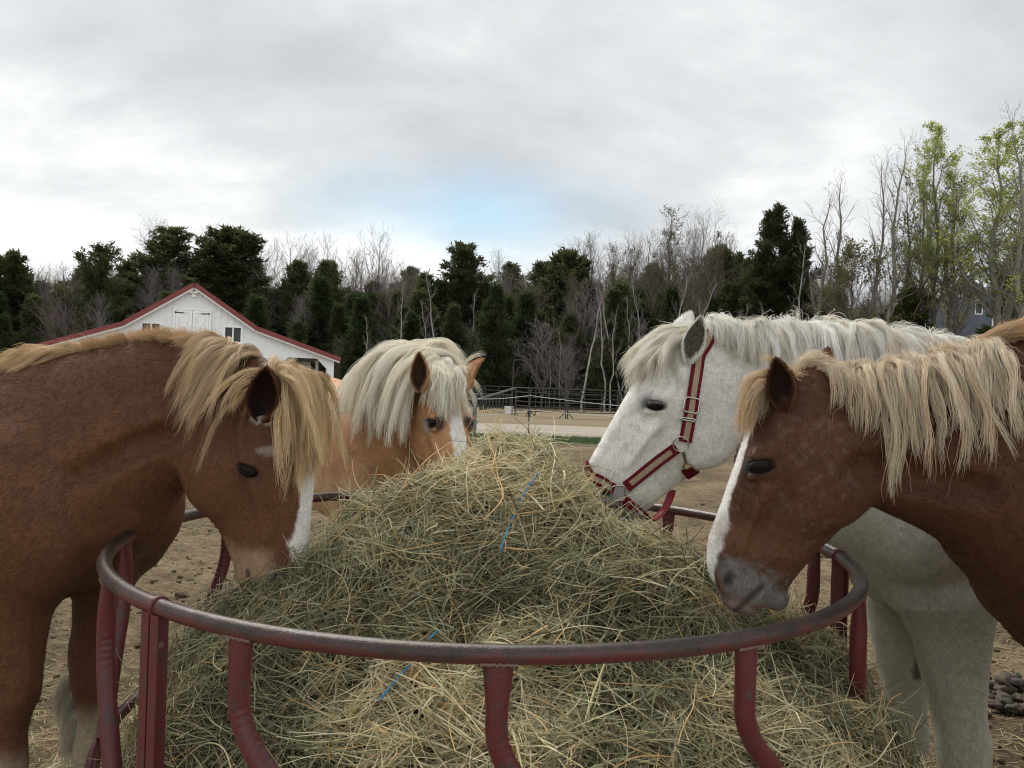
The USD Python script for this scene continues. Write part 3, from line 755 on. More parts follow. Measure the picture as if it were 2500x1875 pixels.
birch_row = (1060, 1100, 1425, 1480, 1500, 1535, 1550, 1592, 1622, 1665, 1700, 1748, 1782, 1822, 1862, 1893, 1935, 2010, 2085, 2160, 2110, 2190, 2300, 2275, 2452, 2475, 2255, 900, 980)
names = placed(birch_row, 'thin pale birch stem')
for u in birch_row:
    D = r_.uniform(52, 60)
    plant(f'birch_{r_.integers(0, 4)}', 'birch', u, r_.uniform(640, 790) if u < 1900 else r_.uniform(520, 700), D, names[u], 'birch', 'thin birch stems in the wood', None, 1.0)
names = placed(list(range(840, 2500, 58)), 'leafless bush')
for u in range(840, 2500, 58):
    D = r_.uniform(55, 64)
    plant(f'shrub_{r_.integers(0, 2)}', 'bare_shrub', u + r_.uniform(-25, 25), r_.uniform(760, 860), D, names[u], 'shrub', 'leafless brush along the wood', None, 1.0)
# the depth of the wood: one mass
ks = ['hemlock_0', 'hemlock_1', 'bare_0', 'bare_1', 'bare_3', 'pine_2', 'bare_2', 'shrub_1']
pi = UsdGeom.PointInstancer.Define(stage, '/World/woodland')
protos = []
for k in ks:
    q = UsdGeom.Xform.Define(stage, f'/World/woodland/kinds/{k}')
    q.GetPrim().GetReferences().AddInternalReference(f'/World/tree_kinds/{k}')
    protos.append(q.GetPath())
pi.CreatePrototypesRel().SetTargets(protos)
pos, idx, sc, ori = [], [], [], []
for D in (66, 72, 78, 85, 93, 103, 115):
    for u in np.arange(-300, 2850, 2000 * 2.1 / D * 1.0):
        uu = u + r_.uniform(-25, 25)
        x = ray(uu, 800)[0] * D
        k = r_.choice(len(ks), p=[.26, .24, .10, .08, .08, .10, .06, .08])
        sky = np.interp(uu, [-300, 0, 300, 700, 1000, 1300, 1600, 2000, 2100, 2800], [650, 650, 640, 640, 655, 655, 640, 650, 700, 690])
        top = sky + r_.uniform(-10, 90) + (30 if k in (0, 1, 7) else -20)
        h = 1.65 + ray(uu, top)[2] * D - gz(x, D)
        s = max(h / KINDS[ks[k]], .3)
        pos.append((x, D + r_.uniform(-3, 3), float(gz(x, D)) - .2))
        idx.append(k)
        sc.append((s * 1.15, s * 1.15, s))
        a = r_.uniform(0, 6.28)
        ori.append((math.cos(a / 2), 0, 0, math.sin(a / 2)))
pi.CreatePositionsAttr(Vt.Vec3fArray([Gf.Vec3f(*map(float, p)) for p in pos]))
pi.CreateProtoIndicesAttr(Vt.IntArray([int(i) for i in idx]))
pi.CreateScalesAttr(Vt.Vec3fArray([Gf.Vec3f(*map(float, p)) for p in sc]))
pi.CreateOrientationsAttr(Vt.QuathArray([Gf.Quath(float(o[0]), Gf.Vec3h(0, 0, float(o[3]))) for o in ori]))
tag(pi, 'dark mixed wood of evergreens and bare trunks massed behind the paddock', 'wood', kind='stuff')
# ------------------------------------------------------------------ round hay feeder
RC, RR, RZ = np.array([-.066, 2.862]), 1.2, 1.10
red = material('feeder_red', {
    'g': ('geometry', {}), 'n': ('noise_texture', {'scale': 26.0, 'detail': 6.0, 'roughness': 0.65}), 'n2': ('noise_texture', {'scale': 160.0, 'detail': 3.0}),
    'r': ('rgb_ramp', {'ramp': [(0.0, (.066, .011, .013)), (0.52, (.082, .015, .016)), (0.63, (.055, .022, .021)), (0.72, (.05, .042, .038)), (1, (.08, .068, .06))]}),
    'rr': ('map_range', {'from_min': .3, 'from_max': .7, 'to_min': .32, 'to_max': .5}),
    'b': ('bump', {'strength': 0.25, 'distance': 0.004}), 'p': ('principled_bsdf', {'specular_ior_level': .45})},
    [('g.position', 'n.vector'), ('g.position', 'n2.vector'), ('n.fac', 'r.fac'), ('r.color', 'p.base_color'), ('n2.fac', 'rr.value'), ('rr.result', 'p.roughness'), ('n2.fac', 'b.height'), ('b.normal', 'p.normal')])
worn = material('feeder_worn', {
    'g': ('geometry', {}), 'n': ('noise_texture', {'scale': 7.0, 'detail': 10.0, 'roughness': 0.74}), 'n2': ('noise_texture', {'scale': 210.0, 'detail': 4.0, 'roughness': .7}), 'nz': ('separate_xyz', {}),
    'up': ('math', {'math_type': 'multiply_add', 'value2': .15, 'value3': .0}), 'sum': ('math', {'math_type': 'add'}), 'n2s': ('math', {'math_type': 'multiply_add', 'value2': .42, 'value3': -.21}), 'sum2': ('math', {'math_type': 'add'}),
    'r': ('rgb_ramp', {'ramp': [(0.0, (.07, .012, .014)), (0.44, (.078, .018, .018)), (0.52, (.055, .030, .026)), (0.60, (.040, .030, .026)), (0.75, (.062, .051, .044)), (1, (.11, .096, .084))]}),
    'm': ('map_range', {'from_min': .5, 'from_max': .68, 'to_min': .0, 'to_max': .7, 'clamp': True}),
    'rr': ('map_range', {'from_min': .3, 'from_max': .7, 'to_min': .2, 'to_max': .42}),
    'b': ('bump', {'strength': 0.5, 'distance': 0.003}), 'p': ('principled_bsdf', {})},
    [('g.position', 'n.vector'), ('g.position', 'n2.vector'), ('g.normal', 'nz.vector'), ('nz.z', 'up.value1'), ('n.fac', 'sum.value1'), ('up.value', 'sum.value2'), ('n2.fac', 'n2s.value1'), ('sum.value', 'sum2.value1'), ('n2s.value', 'sum2.value2'),
     ('sum2.value', 'r.fac'), ('r.color', 'p.base_color'), ('sum2.value', 'm.value'), ('m.result', 'p.metallic'), ('n2.fac', 'rr.value'), ('rr.result', 'p.roughness'), ('n2.fac', 'b.height'), ('b.normal', 'p.normal')])
weld = material('weld_metal', {'p': ('principled_bsdf', {'base_color': (.16, .10, .085), 'roughness': .5, 'metallic': .3})})
feeder = thing('hay_feeder', 'worn red round tubular hay feeder heaped with hay, horses eating from it', 'hay feeder')


def ring_at(a, z=RZ, r=RR):
    return np.array([RC[0] + r * math.cos(a), RC[1] + r * math.sin(a), z])


def ang_of(u, v):
    p = on_ground(u, v, RZ)
    return math.atan2(p[1] - RC[1], p[0] - RC[0])


joints = [ang_of(395, 1480), ang_of(2052, 1360)]
joints.append(ang_of(848, 1206))
joints = sorted(a % (2 * math.pi) for a in joints)
TR = .0205
for i in range(3):
    a0, a1 = joints[i], joints[(i + 1) % 3]
    if a1 < a0:
        a1 += 2 * math.pi
    n = 120
    aa = np.linspace(a0 + .004, a1 - .004, n)
    part(feeder, 'top_rail', tube([ring_at(a) for a in aa], TR, 20), worn, smooth=50)
    for z in (.50, .06):
        part(feeder, 'lower_rail', tube([ring_at(a, z, RR + .015) for a in np.linspace(a0 + .004, a1 - .004, 80)], .02, 12), red, smooth=50)
for a in joints:
    rad, tan = np.array([math.cos(a), math.sin(a), 0]), np.array([-math.sin(a), math.cos(a), 0])
    for sgn in (-1, 1):
        # an angle iron: one flange along the ring, one across it
        c = ring_at(a) + tan * sgn * .0035
        ms = []
        for (w0, w1, d0, d1) in ((0, .034, -.022, -.018), (0, .004, -.018, .022)):
            b = trimesh.creation.box((abs(w1 - w0), d1 - d0, RZ - .02))
            T = np.eye(4)
            T[:3, 0], T[:3, 1], T[:3, 2] = tan * sgn, rad, (0, 0, 1)
            T[:3, 3] = c + tan * sgn * (w0 + w1) / 2 - rad * ((d0 + d1) / 2) * 1 - np.array([0, 0, (RZ - .02) / 2 + .012])
            b.apply_transform(T)
            ms.append(b)
        part(feeder, 'joint_post', join(ms), red)
    # collar at the joint
    col = tube([ring_at(a - .006), ring_at(a - .004), ring_at(a + .004), ring_at(a + .006)], [.024, .0265, .0265, .024], 20)
    part(feeder, 'collar', col, red, smooth=40)
    bolt = trimesh.creation.cylinder(.009, .016, sections=6)
    T = trimesh.geometry.align_vectors((0, 0, 1), tan)
    bolt.apply_transform(T)
    bolt.apply_translation(ring_at(a) + tan * .012 + np.array([0, 0, -.085]) + rad * .004)
    part(feeder, 'bolt', bolt, weld)


def bar_at(a, lean=.52):
    """A stay that drops from the rail, kinks where the pipe was bent, and leans away along the ring."""
    zz = np.r_[np.linspace(RZ - .006, RZ - .145, 10), np.linspace(RZ - .155, RZ - .295, 26), np.linspace(RZ - .31, .52, 16)]
    drop = np.clip((RZ - .145 - zz) / .14, 0, None)
    da = lean * np.where(drop < 1, drop ** 2 / 2 * .28, (drop - .5) * .28) * .86
    pts = np.array([ring_at(a + d, z) for d, z in zip(da, zz)])
    r = np.full(len(zz), .0235)
    top = zz > RZ - .07
    w = np.where((zz < RZ - .145) & (zz > RZ - .305), 1.0, 0)
    m = tube(pts, r, 18)
    # the top end is pressed a little flat across the rail
    v = np.array(m.vertices)
    rad, tan = np.array([math.cos(a), math.sin(a), 0]), np.array([-math.sin(a), math.cos(a), 0])
    k = np.clip((v[:, 2] - (RZ - .11)) / .1, 0, 1)
    c = ring_at(a)
    d = (v - c)
    # creases where the pipe folded on the inside of the bend
    ring_no = np.minimum(np.arange(len(v)) // 18, len(zz) - 1)
    cen = pts[ring_no]
    out = unit(v - cen)
    side = np.clip(out @ tan, 0, 1) ** 1.5
    v = v + out * (side * w[ring_no] * .0017 * np.sign(np.sin(ring_no * 1.9)) * np.abs(np.sin(ring_no * 1.9)) ** .5)[:, None]
    d = v - c
    v = v + tan * (d @ tan * .42 * k)[:, None] - rad * (d @ rad * .35 * k)[:, None]
    return trimesh.Trimesh(v, m.faces, process=False)


bars = [ang_of(u, v) for u, v in ((565, 1545), (1218, 1600), (1852, 1570))]
step = (bars[2] - bars[0]) / 2
more = [ang_of(258, 1405), ang_of(318, 1312), ang_of(556, 1240), ang_of(2095, 1440), ang_of(1996, 1330)]
allb = bars + more + [math.radians(x) for x in (25, 48, 95, 118)]
for a in allb:
    part(feeder, 'stay', bar_at(a, .52 if a in bars else .26 if a in more[:3] else .4), red, smooth=50)
    tan, rad = np.array([-math.sin(a), math.cos(a), 0]), np.array([math.cos(a), math.sin(a), 0])
    part(feeder, 'weld', tube([ring_at(a) + tan * x + np.array([0, 0, -.0165 + .002 * math.sin(x * 400)]) + rad * .014 for x in np.linspace(-.038, .038, 12)], .0045, 8), weld, smooth=60)
# a strip of old white tape on the right of the rail
a0, a1 = ang_of(2010, 1340), ang_of(2045, 1356)
white_tape = material('white_tape', {'p': ('principled_bsdf', {'base_color': (.7, .7, .66), 'roughness': .45})})
v, f = [], []
k = 9
for a in np.linspace(a0, a1, 8):
    for b in np.linspace(math.radians(35), math.radians(120), k):
        rr = TR + .0012
        v.append(ring_at(a, RZ + rr * math.sin(b), RR + rr * math.cos(b)))
for i in range(7):
    for j in range(k - 1):
        f.append([i * k + j, (i + 1) * k + j, (i + 1) * k + j + 1, i * k + j + 1])
part(feeder, 'tape_strip', (np.array(v), np.array(f)), white_tape, smooth=True)
# ------------------------------------------------------------------ horses: signed distance fields turned into one continuous skin
class Loft:
    """Elliptic sections strung along a spine. rows: (top point, bottom point, half width, egg); egg > 0 narrows the top."""
    def __init__(self, rows, lat=(0, 1, 0), p=2.0, m=90, cap=(1.0, 1.0)):
        top, bot = np.array([r[0] for r in rows], float), np.array([r[1] for r in rows], float)
        hw = np.array([r[2] for r in rows], float)
        egg = np.array([r[3] if len(r) > 3 else 0.0 for r in rows], float)
        mid = (top + bot) / 2
        t = np.r_[0, np.cumsum(np.linalg.norm(np.diff(mid, axis=0), axis=1) + 1e-6)]
        tt = np.linspace(0, t[-1], m)
        f = lambda y: PchipInterpolator(t, y, axis=0)(tt)
        top, bot, self.B, self.e = f(top), f(bot), f(hw), f(egg)
        self.C, h = (top + bot) / 2, (top - bot) / 2
        self.A = np.linalg.norm(h, axis=1)
        self.U = h / self.A[:, None]
        self.n = np.array(lat, float)
        self.T = unit(np.cross(self.n, self.U))
        d = np.gradient(self.C, axis=0)
        sgn = np.sign((self.T * d).sum(1).mean())
        self.T *= sgn
        self.tree, self.p, self.m, self.cap = cKDTree(self.C), p, m, cap
        self.step = np.maximum(np.linalg.norm(d, axis=1), 1e-4)
        rad = np.maximum(self.A, self.B)[:, None] * 1.3
        self.lo, self.hi = (self.C - rad).min(0), (self.C + rad).max(0)

    def frame(self, q):
        _, i = self.tree.query(q)
        s = ((q - self.C[i]) * self.T[i]).sum(1)
        f = np.clip(i + s / self.step[i], 0, self.m - 1)
        j = np.minimum(f.astype(int), self.m - 2)
        w = (f - j)[:, None]
        C = self.C[j] * (1 - w) + self.C[j + 1] * w
        U = unit(self.U[j] * (1 - w) + self.U[j + 1] * w)
        T = unit(self.T[j] * (1 - w) + self.T[j + 1] * w)
        w = w[:, 0]
        A, B, e = (x[j] * (1 - w) + x[j + 1] * w for x in (self.A, self.B, self.e))
        r = q - C
        return f / (self.m - 1), (r * U).sum(1), r @ self.n, (r * T).sum(1), A, B, e

    def __call__(self, q):
        f, y, x, s, A, B, e = self.frame(q)
        yn = y / A
        Be = B * np.clip(1 - e * np.clip(yn, -1.1, 1.1), 0.3, 1.7)
        xn = x / Be
        S = np.where(f > 0.5, self.cap[1], self.cap[0]) * np.minimum(A, B)
        sn = np.where((f <= 0) | (f >= 1), s / S, 0.0)
        p = self.p
        k0 = (np.abs(yn) ** p + np.abs(xn) ** p + np.abs(sn) ** p) ** (1 / p) + 1e-9
        k1 = np.sqrt((yn / A) ** 2 + (xn / Be) ** 2 + (sn / S) ** 2) + 1e-9
        rad = np.sqrt(yn ** 2 + xn ** 2 + sn ** 2)
        return (k0 - 1) * np.minimum(rad / k1, 0.35)


def ellipsoid(c, r, R=None):
    c, r = np.array(c, float), np.array(r, float)

    def f(q):
        d = q - c
        if R is not None:
            d = d @ R.T
        k0 = np.linalg.norm(d / r, axis=1) + 1e-9
        k1 = np.linalg.norm(d / r ** 2, axis=1) + 1e-9
        return k0 * (k0 - 1) / k1
    f.lo, f.hi = c - r.max(), c + r.max()
    return f


def capsule(a, b, ra, rb):
    a, b = np.array(a, float), np.array(b, float)

    def f(q):
        ab = b - a
        h = np.clip((q - a) @ ab / (ab @ ab), 0, 1)
        return np.linalg.norm(q - a - h[:, None] * ab, axis=1) - (ra + (rb - ra) * h)
    m = max(ra, rb)
    f.lo, f.hi = np.minimum(a, b) - m, np.maximum(a, b) + m
    return f


def rot_sz(ang):
    """Rows are the axes of a frame turned by ang in the (s, z) plane."""
    c, s = math.cos(ang), math.sin(ang)
    return np.array([[c, 0, s], [0, 1, 0], [-s, 0, c]])


class Horse:
    def __init__(self, anchor, depth, turn, side):
        """anchor: picture point on the middle plane, depth: its distance, turn: degrees that the heading swings towards the camera, side: +1 heads right, -1 left."""
        self.P0 = at_depth(*anchor, depth)
        a = math.radians(turn)
        self.e = np.array([side * math.cos(a), -math.sin(a), 0])
        n = np.array([-self.e[1], self.e[0], 0])
        self.n = n if n[1] > 0 else -n
        self.prims, self.carves, self.obst = [], [], []

    def px(self, u, v, l=0.0):
        r = ray(u, v)
        t = ((self.P0 - EYE) @ self.n + l) / (r @ self.n)
        return self.local(EYE + r * t)

    def local(self, p):
        p = np.asarray(p, float)
        d = p - np.array([self.P0[0], self.P0[1], 0])
        return np.stack([d @ self.e, d @ self.n, p[..., 2]], -1)

    def world(self, q):
        q = np.asarray(q, float)
        return q[..., :1] * self.e + q[..., 1:2] * self.n + np.array([self.P0[0], self.P0[1], 0]) + q[..., 2:3] * np.array([0, 0, 1.0])

    def dirw(self, q):
        q = np.asarray(q, float)
        return q[..., :1] * self.e + q[..., 1:2] * self.n + q[..., 2:3] * np.array([0, 0, 1.0])

    def add(self, f, k=0.03):
        self.prims.append((f, k))

    def carve(self, f, k=0.008):
        self.carves.append((f, k))

    def sdf(self, q):
        d = np.full(len(q), .3)
        x, y, z = q.T
        for cut, group in ((False, self.prims), (True, self.carves)):
            for f, k in group:
                m = k + .02
                i = np.nonzero((x > f.lo[0] - m) & (x < f.hi[0] + m) & (y > f.lo[1] - m) & (y < f.hi[1] + m) & (z > f.lo[2] - m) & (z < f.hi[2] + m))[0]
                if len(i):
                    v = f(q[i])
                    d[i] = -smin(-d[i], v, k) if cut else smin(d[i], v, k)
        return d

    def grad(self, q, h=0.003, f=None):
        f = f or self.sdf
        g = np.stack([f(q + h * e) - f(q - h * e) for e in np.eye(3)], -1)
        return unit(g)

    # ---- anatomy
    def body(self, sw, zw, legs=True, skip=()):
        """Trunk and legs from a table for a heavy draught horse whose withers stand at (sw, zw)."""
        k = zw / 1.70
        P = lambda s, z, l=0.0: (sw + s * k, l * k, z * k)
        rows = [(.40, 1.36, 1.08, .10, 0), (.34, 1.44, .98, .20, .05), (.20, 1.58, .89, .285, .15), (0, 1.68, .84, .31, .35), (-.14, 1.65, .82, .33, .3), (-.32, 1.57, .80, .35, .15), (-.6, 1.56, .80, .37, .05), (-.9, 1.62, .88, .36, .05), (-1.15, 1.64, .98, .35, .1), (-1.36, 1.54, 1.06, .30, .1), (-1.48, 1.36, 1.12, .16, 0)]
        self.add(Loft([(P(s, zt), P(s, zb), w * k, e) for s, zt, zb, w, e in rows]), 0.09)
        for l in (-1, 1):
            self.add(ellipsoid(P(.16, 1.20, l * .21), (.20 * k, .13 * k, .30 * k), rot_sz(0.45)), 0.045)      # shoulder
            self.add(ellipsoid(P(-1.08, 1.22, l * .2), (.30 * k, .17 * k, .36 * k)), 0.08)                    # haunch
        front = [(1.02, .22, -.05, .115), (.90, .20, -.03, .10), (.78, .185, .01, .085), (.65, .168, .04, .072), (.56, .178, .04, .074), (.49, .175, .05, .07), (.41, .152, .065, .053), (.30, .145, .065, .047), (.22, .16, .045, .06), (.15, .165, .065, .052), (.09, .20, .075, .062), (.0, .265, .065, .085)]
        hind = [(1.05, -.86, -1.34, .15), (.90, -.90, -1.32, .12), (.76, -1.02, -1.36, .085), (.62, -1.18, -1.42, .065), (.54, -1.24, -1.43, .062), (.44, -1.27, -1.39, .052), (.30, -1.26, -1.36, .048), (.22, -1.24, -1.36, .06), (.15, -1.22, -1.33, .052), (.09, -1.18, -1.31, .062), (.0, -1.12, -1.32, .085)]
        for l, nm in ((-1, 'near'), (1, 'far')):
            if 'front_' + nm not in skip:
                self.add(Loft([(P(a, z, l * .19), P(b, z, l * .19), w * k) for z, a, b, w in front], p=2.2), 0.05)
            self.add(Loft([(P(a, z, l * .2), P(b, z, l * .2), w * k) for z, a, b, w in hind], p=2.2), 0.06)

    def groove(self, rows):
        """The furrow above the windpipe along both sides of the neck, and the soft ridge over it."""
        for l in (-1, 1):
            q = [np.array(b) + (np.array(t) - np.array(b)) * f + np.array([0, l * (w * .96 + .020), 0]) for (t, b, w, e), f in zip(rows[1:6], (.30, .30, .30, .31, .34))]
            for a, b in zip(q[:-1], q[1:]):
                self.carve(capsule(a, b, .030, .030), .045)

    def foreleg(self, rows, l, sw, zw):
        """rows traced in the picture: (front point, back point, half width); continued to the ground below the last row."""
        R = [(self.px(*f, l), self.px(*b, l), w) for f, b, w in rows]
        f, b = R[-1][0], R[-1][1]
        m, z0 = (f[0] + b[0]) / 2, (f[2] + b[2]) / 2
        for fz, a, c, w in ((.62, .048, -.045, .048), (.45, .06, -.06, .058), (.30, .06, -.05, .052), (.18, .085, -.05, .062), (.0, .15, -.06, .085)):
            R.append(((m + a, l, z0 * fz), (m + c, l, z0 * fz), w))
        self.add(Loft(R, p=2.2), 0.05)

    def head_rows(self, rows):
        return [(self.px(*a), self.px(*b), w) for a, b, w in rows]

    def head(self, rows, eye, crest, nostril, mouth, jaw, chin, lids=1.0):
        """rows: (dorsal, ventral, half width) in local coordinates, poll to lips; the rest (s, z)."""
        eg = [0, -.05, -.12, -.16, -.14, -.10, -.06, 0, 0, 0, 0, 0]
        self.hl = Loft([(*r, eg[min(i, 11)]) for i, r in enumerate(rows)], p=2.25, cap=(1.0, .7))
        self.add(self.hl, 0.05)
        mids = np.array([(np.array(r[0]) + np.array(r[1])) / 2 for r in rows])
        ax = unit(mids[-2] - mids[1])
        self.axis = ax
        up = np.array([-ax[2], 0, ax[0]])
        up = up if up @ (np.array(rows[4][0]) - np.array(rows[4][1])) > 0 else -up
        self.up, self.eye_sz = up, eye
        R = np.array([ax, [0, 1, 0], up])
        self.R = R
        E = np.array([eye[0], 0, eye[1]])
        for l in (-1, 1):
            L = lambda p, x: np.array([p[0], l * x, p[1]])
            e3 = L(eye, .098)
            el, es = unit(.50 * ax + .86 * up), unit(-.86 * ax + .50 * up)        # along the slit of the eye, towards the upper lid
            RE = np.array([el, [0, 1, 0], es])
            self.el, self.es, self.RE = el, es, RE
            self.add(ellipsoid(L(eye, .081) - up * .006, (.040, .027, .038), RE), 0.03)
            self.add(capsule(e3 + es * .026 - el * .042 + [0, -l * .008, 0], e3 + es * .028 + el * .008 + [0, l * .001, 0], .013, .011), 0.012)
            self.add(capsule(e3 + es * .043 - el * .034 + [0, -l * .012, 0], e3 + es * .042 - el * .002 + [0, -l * .010, 0], .012, .010), 0.02)      # upper lid and brow
            self.add(capsule(e3 - es * .024 - el * .032 + [0, -l * .007, 0], e3 - es * .024 + el * .030 + [0, -l * .002, 0], .009, .009), 0.010)
            self.carve(ellipsoid(e3 + [0, l * .010, 0], (.040, .024, .0170), RE), 0.006)
            self.add(ellipsoid(L(jaw, .062), (.132, .042, .122), R), 0.035)                                       # cheek
            self.add(capsule(L(crest[0], .086), L(crest[1], .060), .015, .008), 0.035)
            self.add(capsule(e3 - ax * .05 - up * .012 + [0, -l * .012, 0], e3 - ax * .15 - up * .01 + [0, -l * .022, 0], .014, .012), 0.03)                            # facial crest
            self.add(ellipsoid(L(nostril, .047), (.036, .020, .030), R), 0.02)
            rn = rot_sz(0.0)
            self.carve(ellipsoid(L(nostril, .068), (.030, .020, .0150), R), 0.010)
            self.carve(capsule(L(mouth[0], .050), L(mouth[1], .066), .011, .007), 0.010)
            # hollow above the eye and along the cheek
            self.carve(ellipsoid(e3 - ax * .075 + up * .030 + [0, l * .032, 0], (.035, .022, .022), R), 0.025)
            self.carve(ellipsoid((L(crest[0], .112) + L(crest[1], .108)) / 2 - up * .045, (.10, .030, .026), R), 0.045)
        self.add(ellipsoid((chin[0], 0, chin[1]), (.035, .040, .030)), 0.025)
        self.eye3 = [np.array([eye[0], l * .0765, eye[1]]) for l in (-1, 1)]
        self.mouth = [np.array([m[0], 0, m[1]]) for m in mouth]
        self.nostril = np.array([nostril[0], 0, nostril[1]])
        self.muz = mids[-2]

    # ---- skin
    def build(self, s_fine, z_fine, s_range, fine=0.0064, coarse=0.018):
        def axis(lo, hi, a, b):
            x = [lo]
            while x[-1] < hi:
                x.append(x[-1] + (fine if a <= x[-1] <= b else coarse))
            return np.array(x)
        X, Y, Z = axis(*s_range, *s_fine), axis(-.5, .5, -.24, .24), axis(-.02, 2.02, *z_fine)
        nx, ny, nz = len(X), len(Y), len(Z)
        H = .045
        cx, cy, cz = (np.arange(a[0] - H, a[-1] + 2 * H, H) for a in (X, Y, Z))
        G = np.stack(np.meshgrid(cx, cy, cz, indexing='ij'), -1)
        D = self.sdf(G.reshape(-1, 3)).reshape(G.shape[:3])
        self.coarse = (np.array([cx[0], cy[0], cz[0]]), H, D)
        idx = np.meshgrid((X - cx[0]) / H, (Y - cy[0]) / H, (Z - cz[0]) / H, indexing='ij')
        V = map_coordinates(D.astype(np.float32), [i.astype(np.float32) for i in idx], order=1).astype(np.float32)
        del idx
        act = np.nonzero(np.abs(V) < .038)
        q = np.stack([X[act[0]], Y[act[1]], Z[act[2]]], -1)
        self.count = len(q)
        for i in range(0, len(q), 400000):
            V[tuple(a[i:i + 400000] for a in act)] = self.sdf(q[i:i + 400000])
        v, f = surface_nets(V, X, Y, Z)
        tet = np.array([[1, 1, 1], [1, -1, -1], [-1, 1, -1], [-1, -1, 1]], float)
        g = unit(sum(self.sdf(v + .0035 * e)[:, None] * e for e in tet))
        v = v - np.clip(self.sdf(v), -.004, .004)[:, None] * g * .8
        self.v, self.f, self.nrm = v, f, g
        # drop loose crumbs
        m = trimesh.Trimesh(v, f, process=False)
        lab = trimesh.graph.connected_component_labels(m.face_adjacency, node_count=len(f))
        keep = lab == np.bincount(lab).argmax()
        self.f = f[keep]
        return self

    def dist(self, q):
        o, H, D = self.coarse
        d = map_coordinates(D, ((q - o) / H).T, order=1, mode='nearest')
        for f in self.obst:
            d = np.minimum(d, f(q))
        return d

    def sdf_o(self, q):
        d = self.sdf(q)
        for f in self.obst:
            d = np.minimum(d, f(q))
        return d

    def push(self, q, gap):
        """Moves points that sank into the body back out of it."""
        d = self.dist(q)
        bad = np.nonzero(d < gap + .02)[0]
        if len(bad):
            b = q[bad]
            dd = self.sdf_o(b)
            low = dd < gap
            if low.any():
                g = self.grad(b[low], f=self.sdf_o)
                q[bad[low]] = b[low] + g * (gap - dd[low])[:, None]
        return q


def surface_nets(V, X, Y, Z):
    S = V < 0
    nx, ny, nz = V.shape
    mixed = np.zeros((nx - 1, ny - 1, nz - 1), bool)
    alls = np.ones_like(mixed)
    for a, b, c in np.ndindex(2, 2, 2):
        s = S[a:nx - 1 + a, b:ny - 1 + b, c:nz - 1 + c]
        mixed |= s
        alls &= s
    cells = np.stack(np.nonzero(mixed & ~alls), -1)
    num = -np.ones(mixed.shape, np.int32)
    num[tuple(cells.T)] = np.arange(len(cells))
    acc, cnt = np.zeros((len(cells), 3)), np.zeros(len(cells))
    co = (X, Y, Z)
    corner = list(np.ndindex(2, 2, 2))
    val = {c: V[tuple((cells + c).T)] for c in corner}
    pos = {c: np.stack([co[k][cells[:, k] + c[k]] for k in range(3)], -1) for c in corner}
    for c in corner:
        for k in range(3):
            if c[k] == 0:
                e = list(c)
                e[k] = 1
                e = tuple(e)
                a, b = val[c], val[e]
                x = (a < 0) != (b < 0)
                t = a[x] / (a[x] - b[x])
                acc[x] += pos[c][x] * (1 - t)[:, None] + pos[e][x] * t[:, None]
                cnt[x] += 1
    v = acc / cnt[:, None]
    quads = []
    for k in range(3):
        sl0, sl1 = [slice(None)] * 3, [slice(None)] * 3
        sl0[k], sl1[k] = slice(0, -1), slice(1, None)
        a, b = S[tuple(sl0)], S[tuple(sl1)]
        i, j = [x for x in range(3) if x != k]
        e = np.stack(np.nonzero(a != b), -1)
        ok = (e[:, i] > 0) & (e[:, j] > 0) & (e[:, i] < V.shape[i] - 1) & (e[:, j] < V.shape[j] - 1)
        e = e[ok]
        flip = a[tuple(e.T)]
        di, dj = np.eye(3, dtype=int)[i], np.eye(3, dtype=int)[j]
        q = np.stack([num[tuple((e - di - dj).T)], num[tuple((e - dj).T)], num[tuple(e.T)], num[tuple((e - di).T)]], 1)
        sgn = flip if k != 1 else ~flip
        q[~sgn] = q[~sgn][:, ::-1]
        quads.append(q)
    q = np.vstack(quads)
    return v, np.vstack([q[:, [0, 1, 2]], q[:, [0, 2, 3]]])
def lz(rows):
    return rows


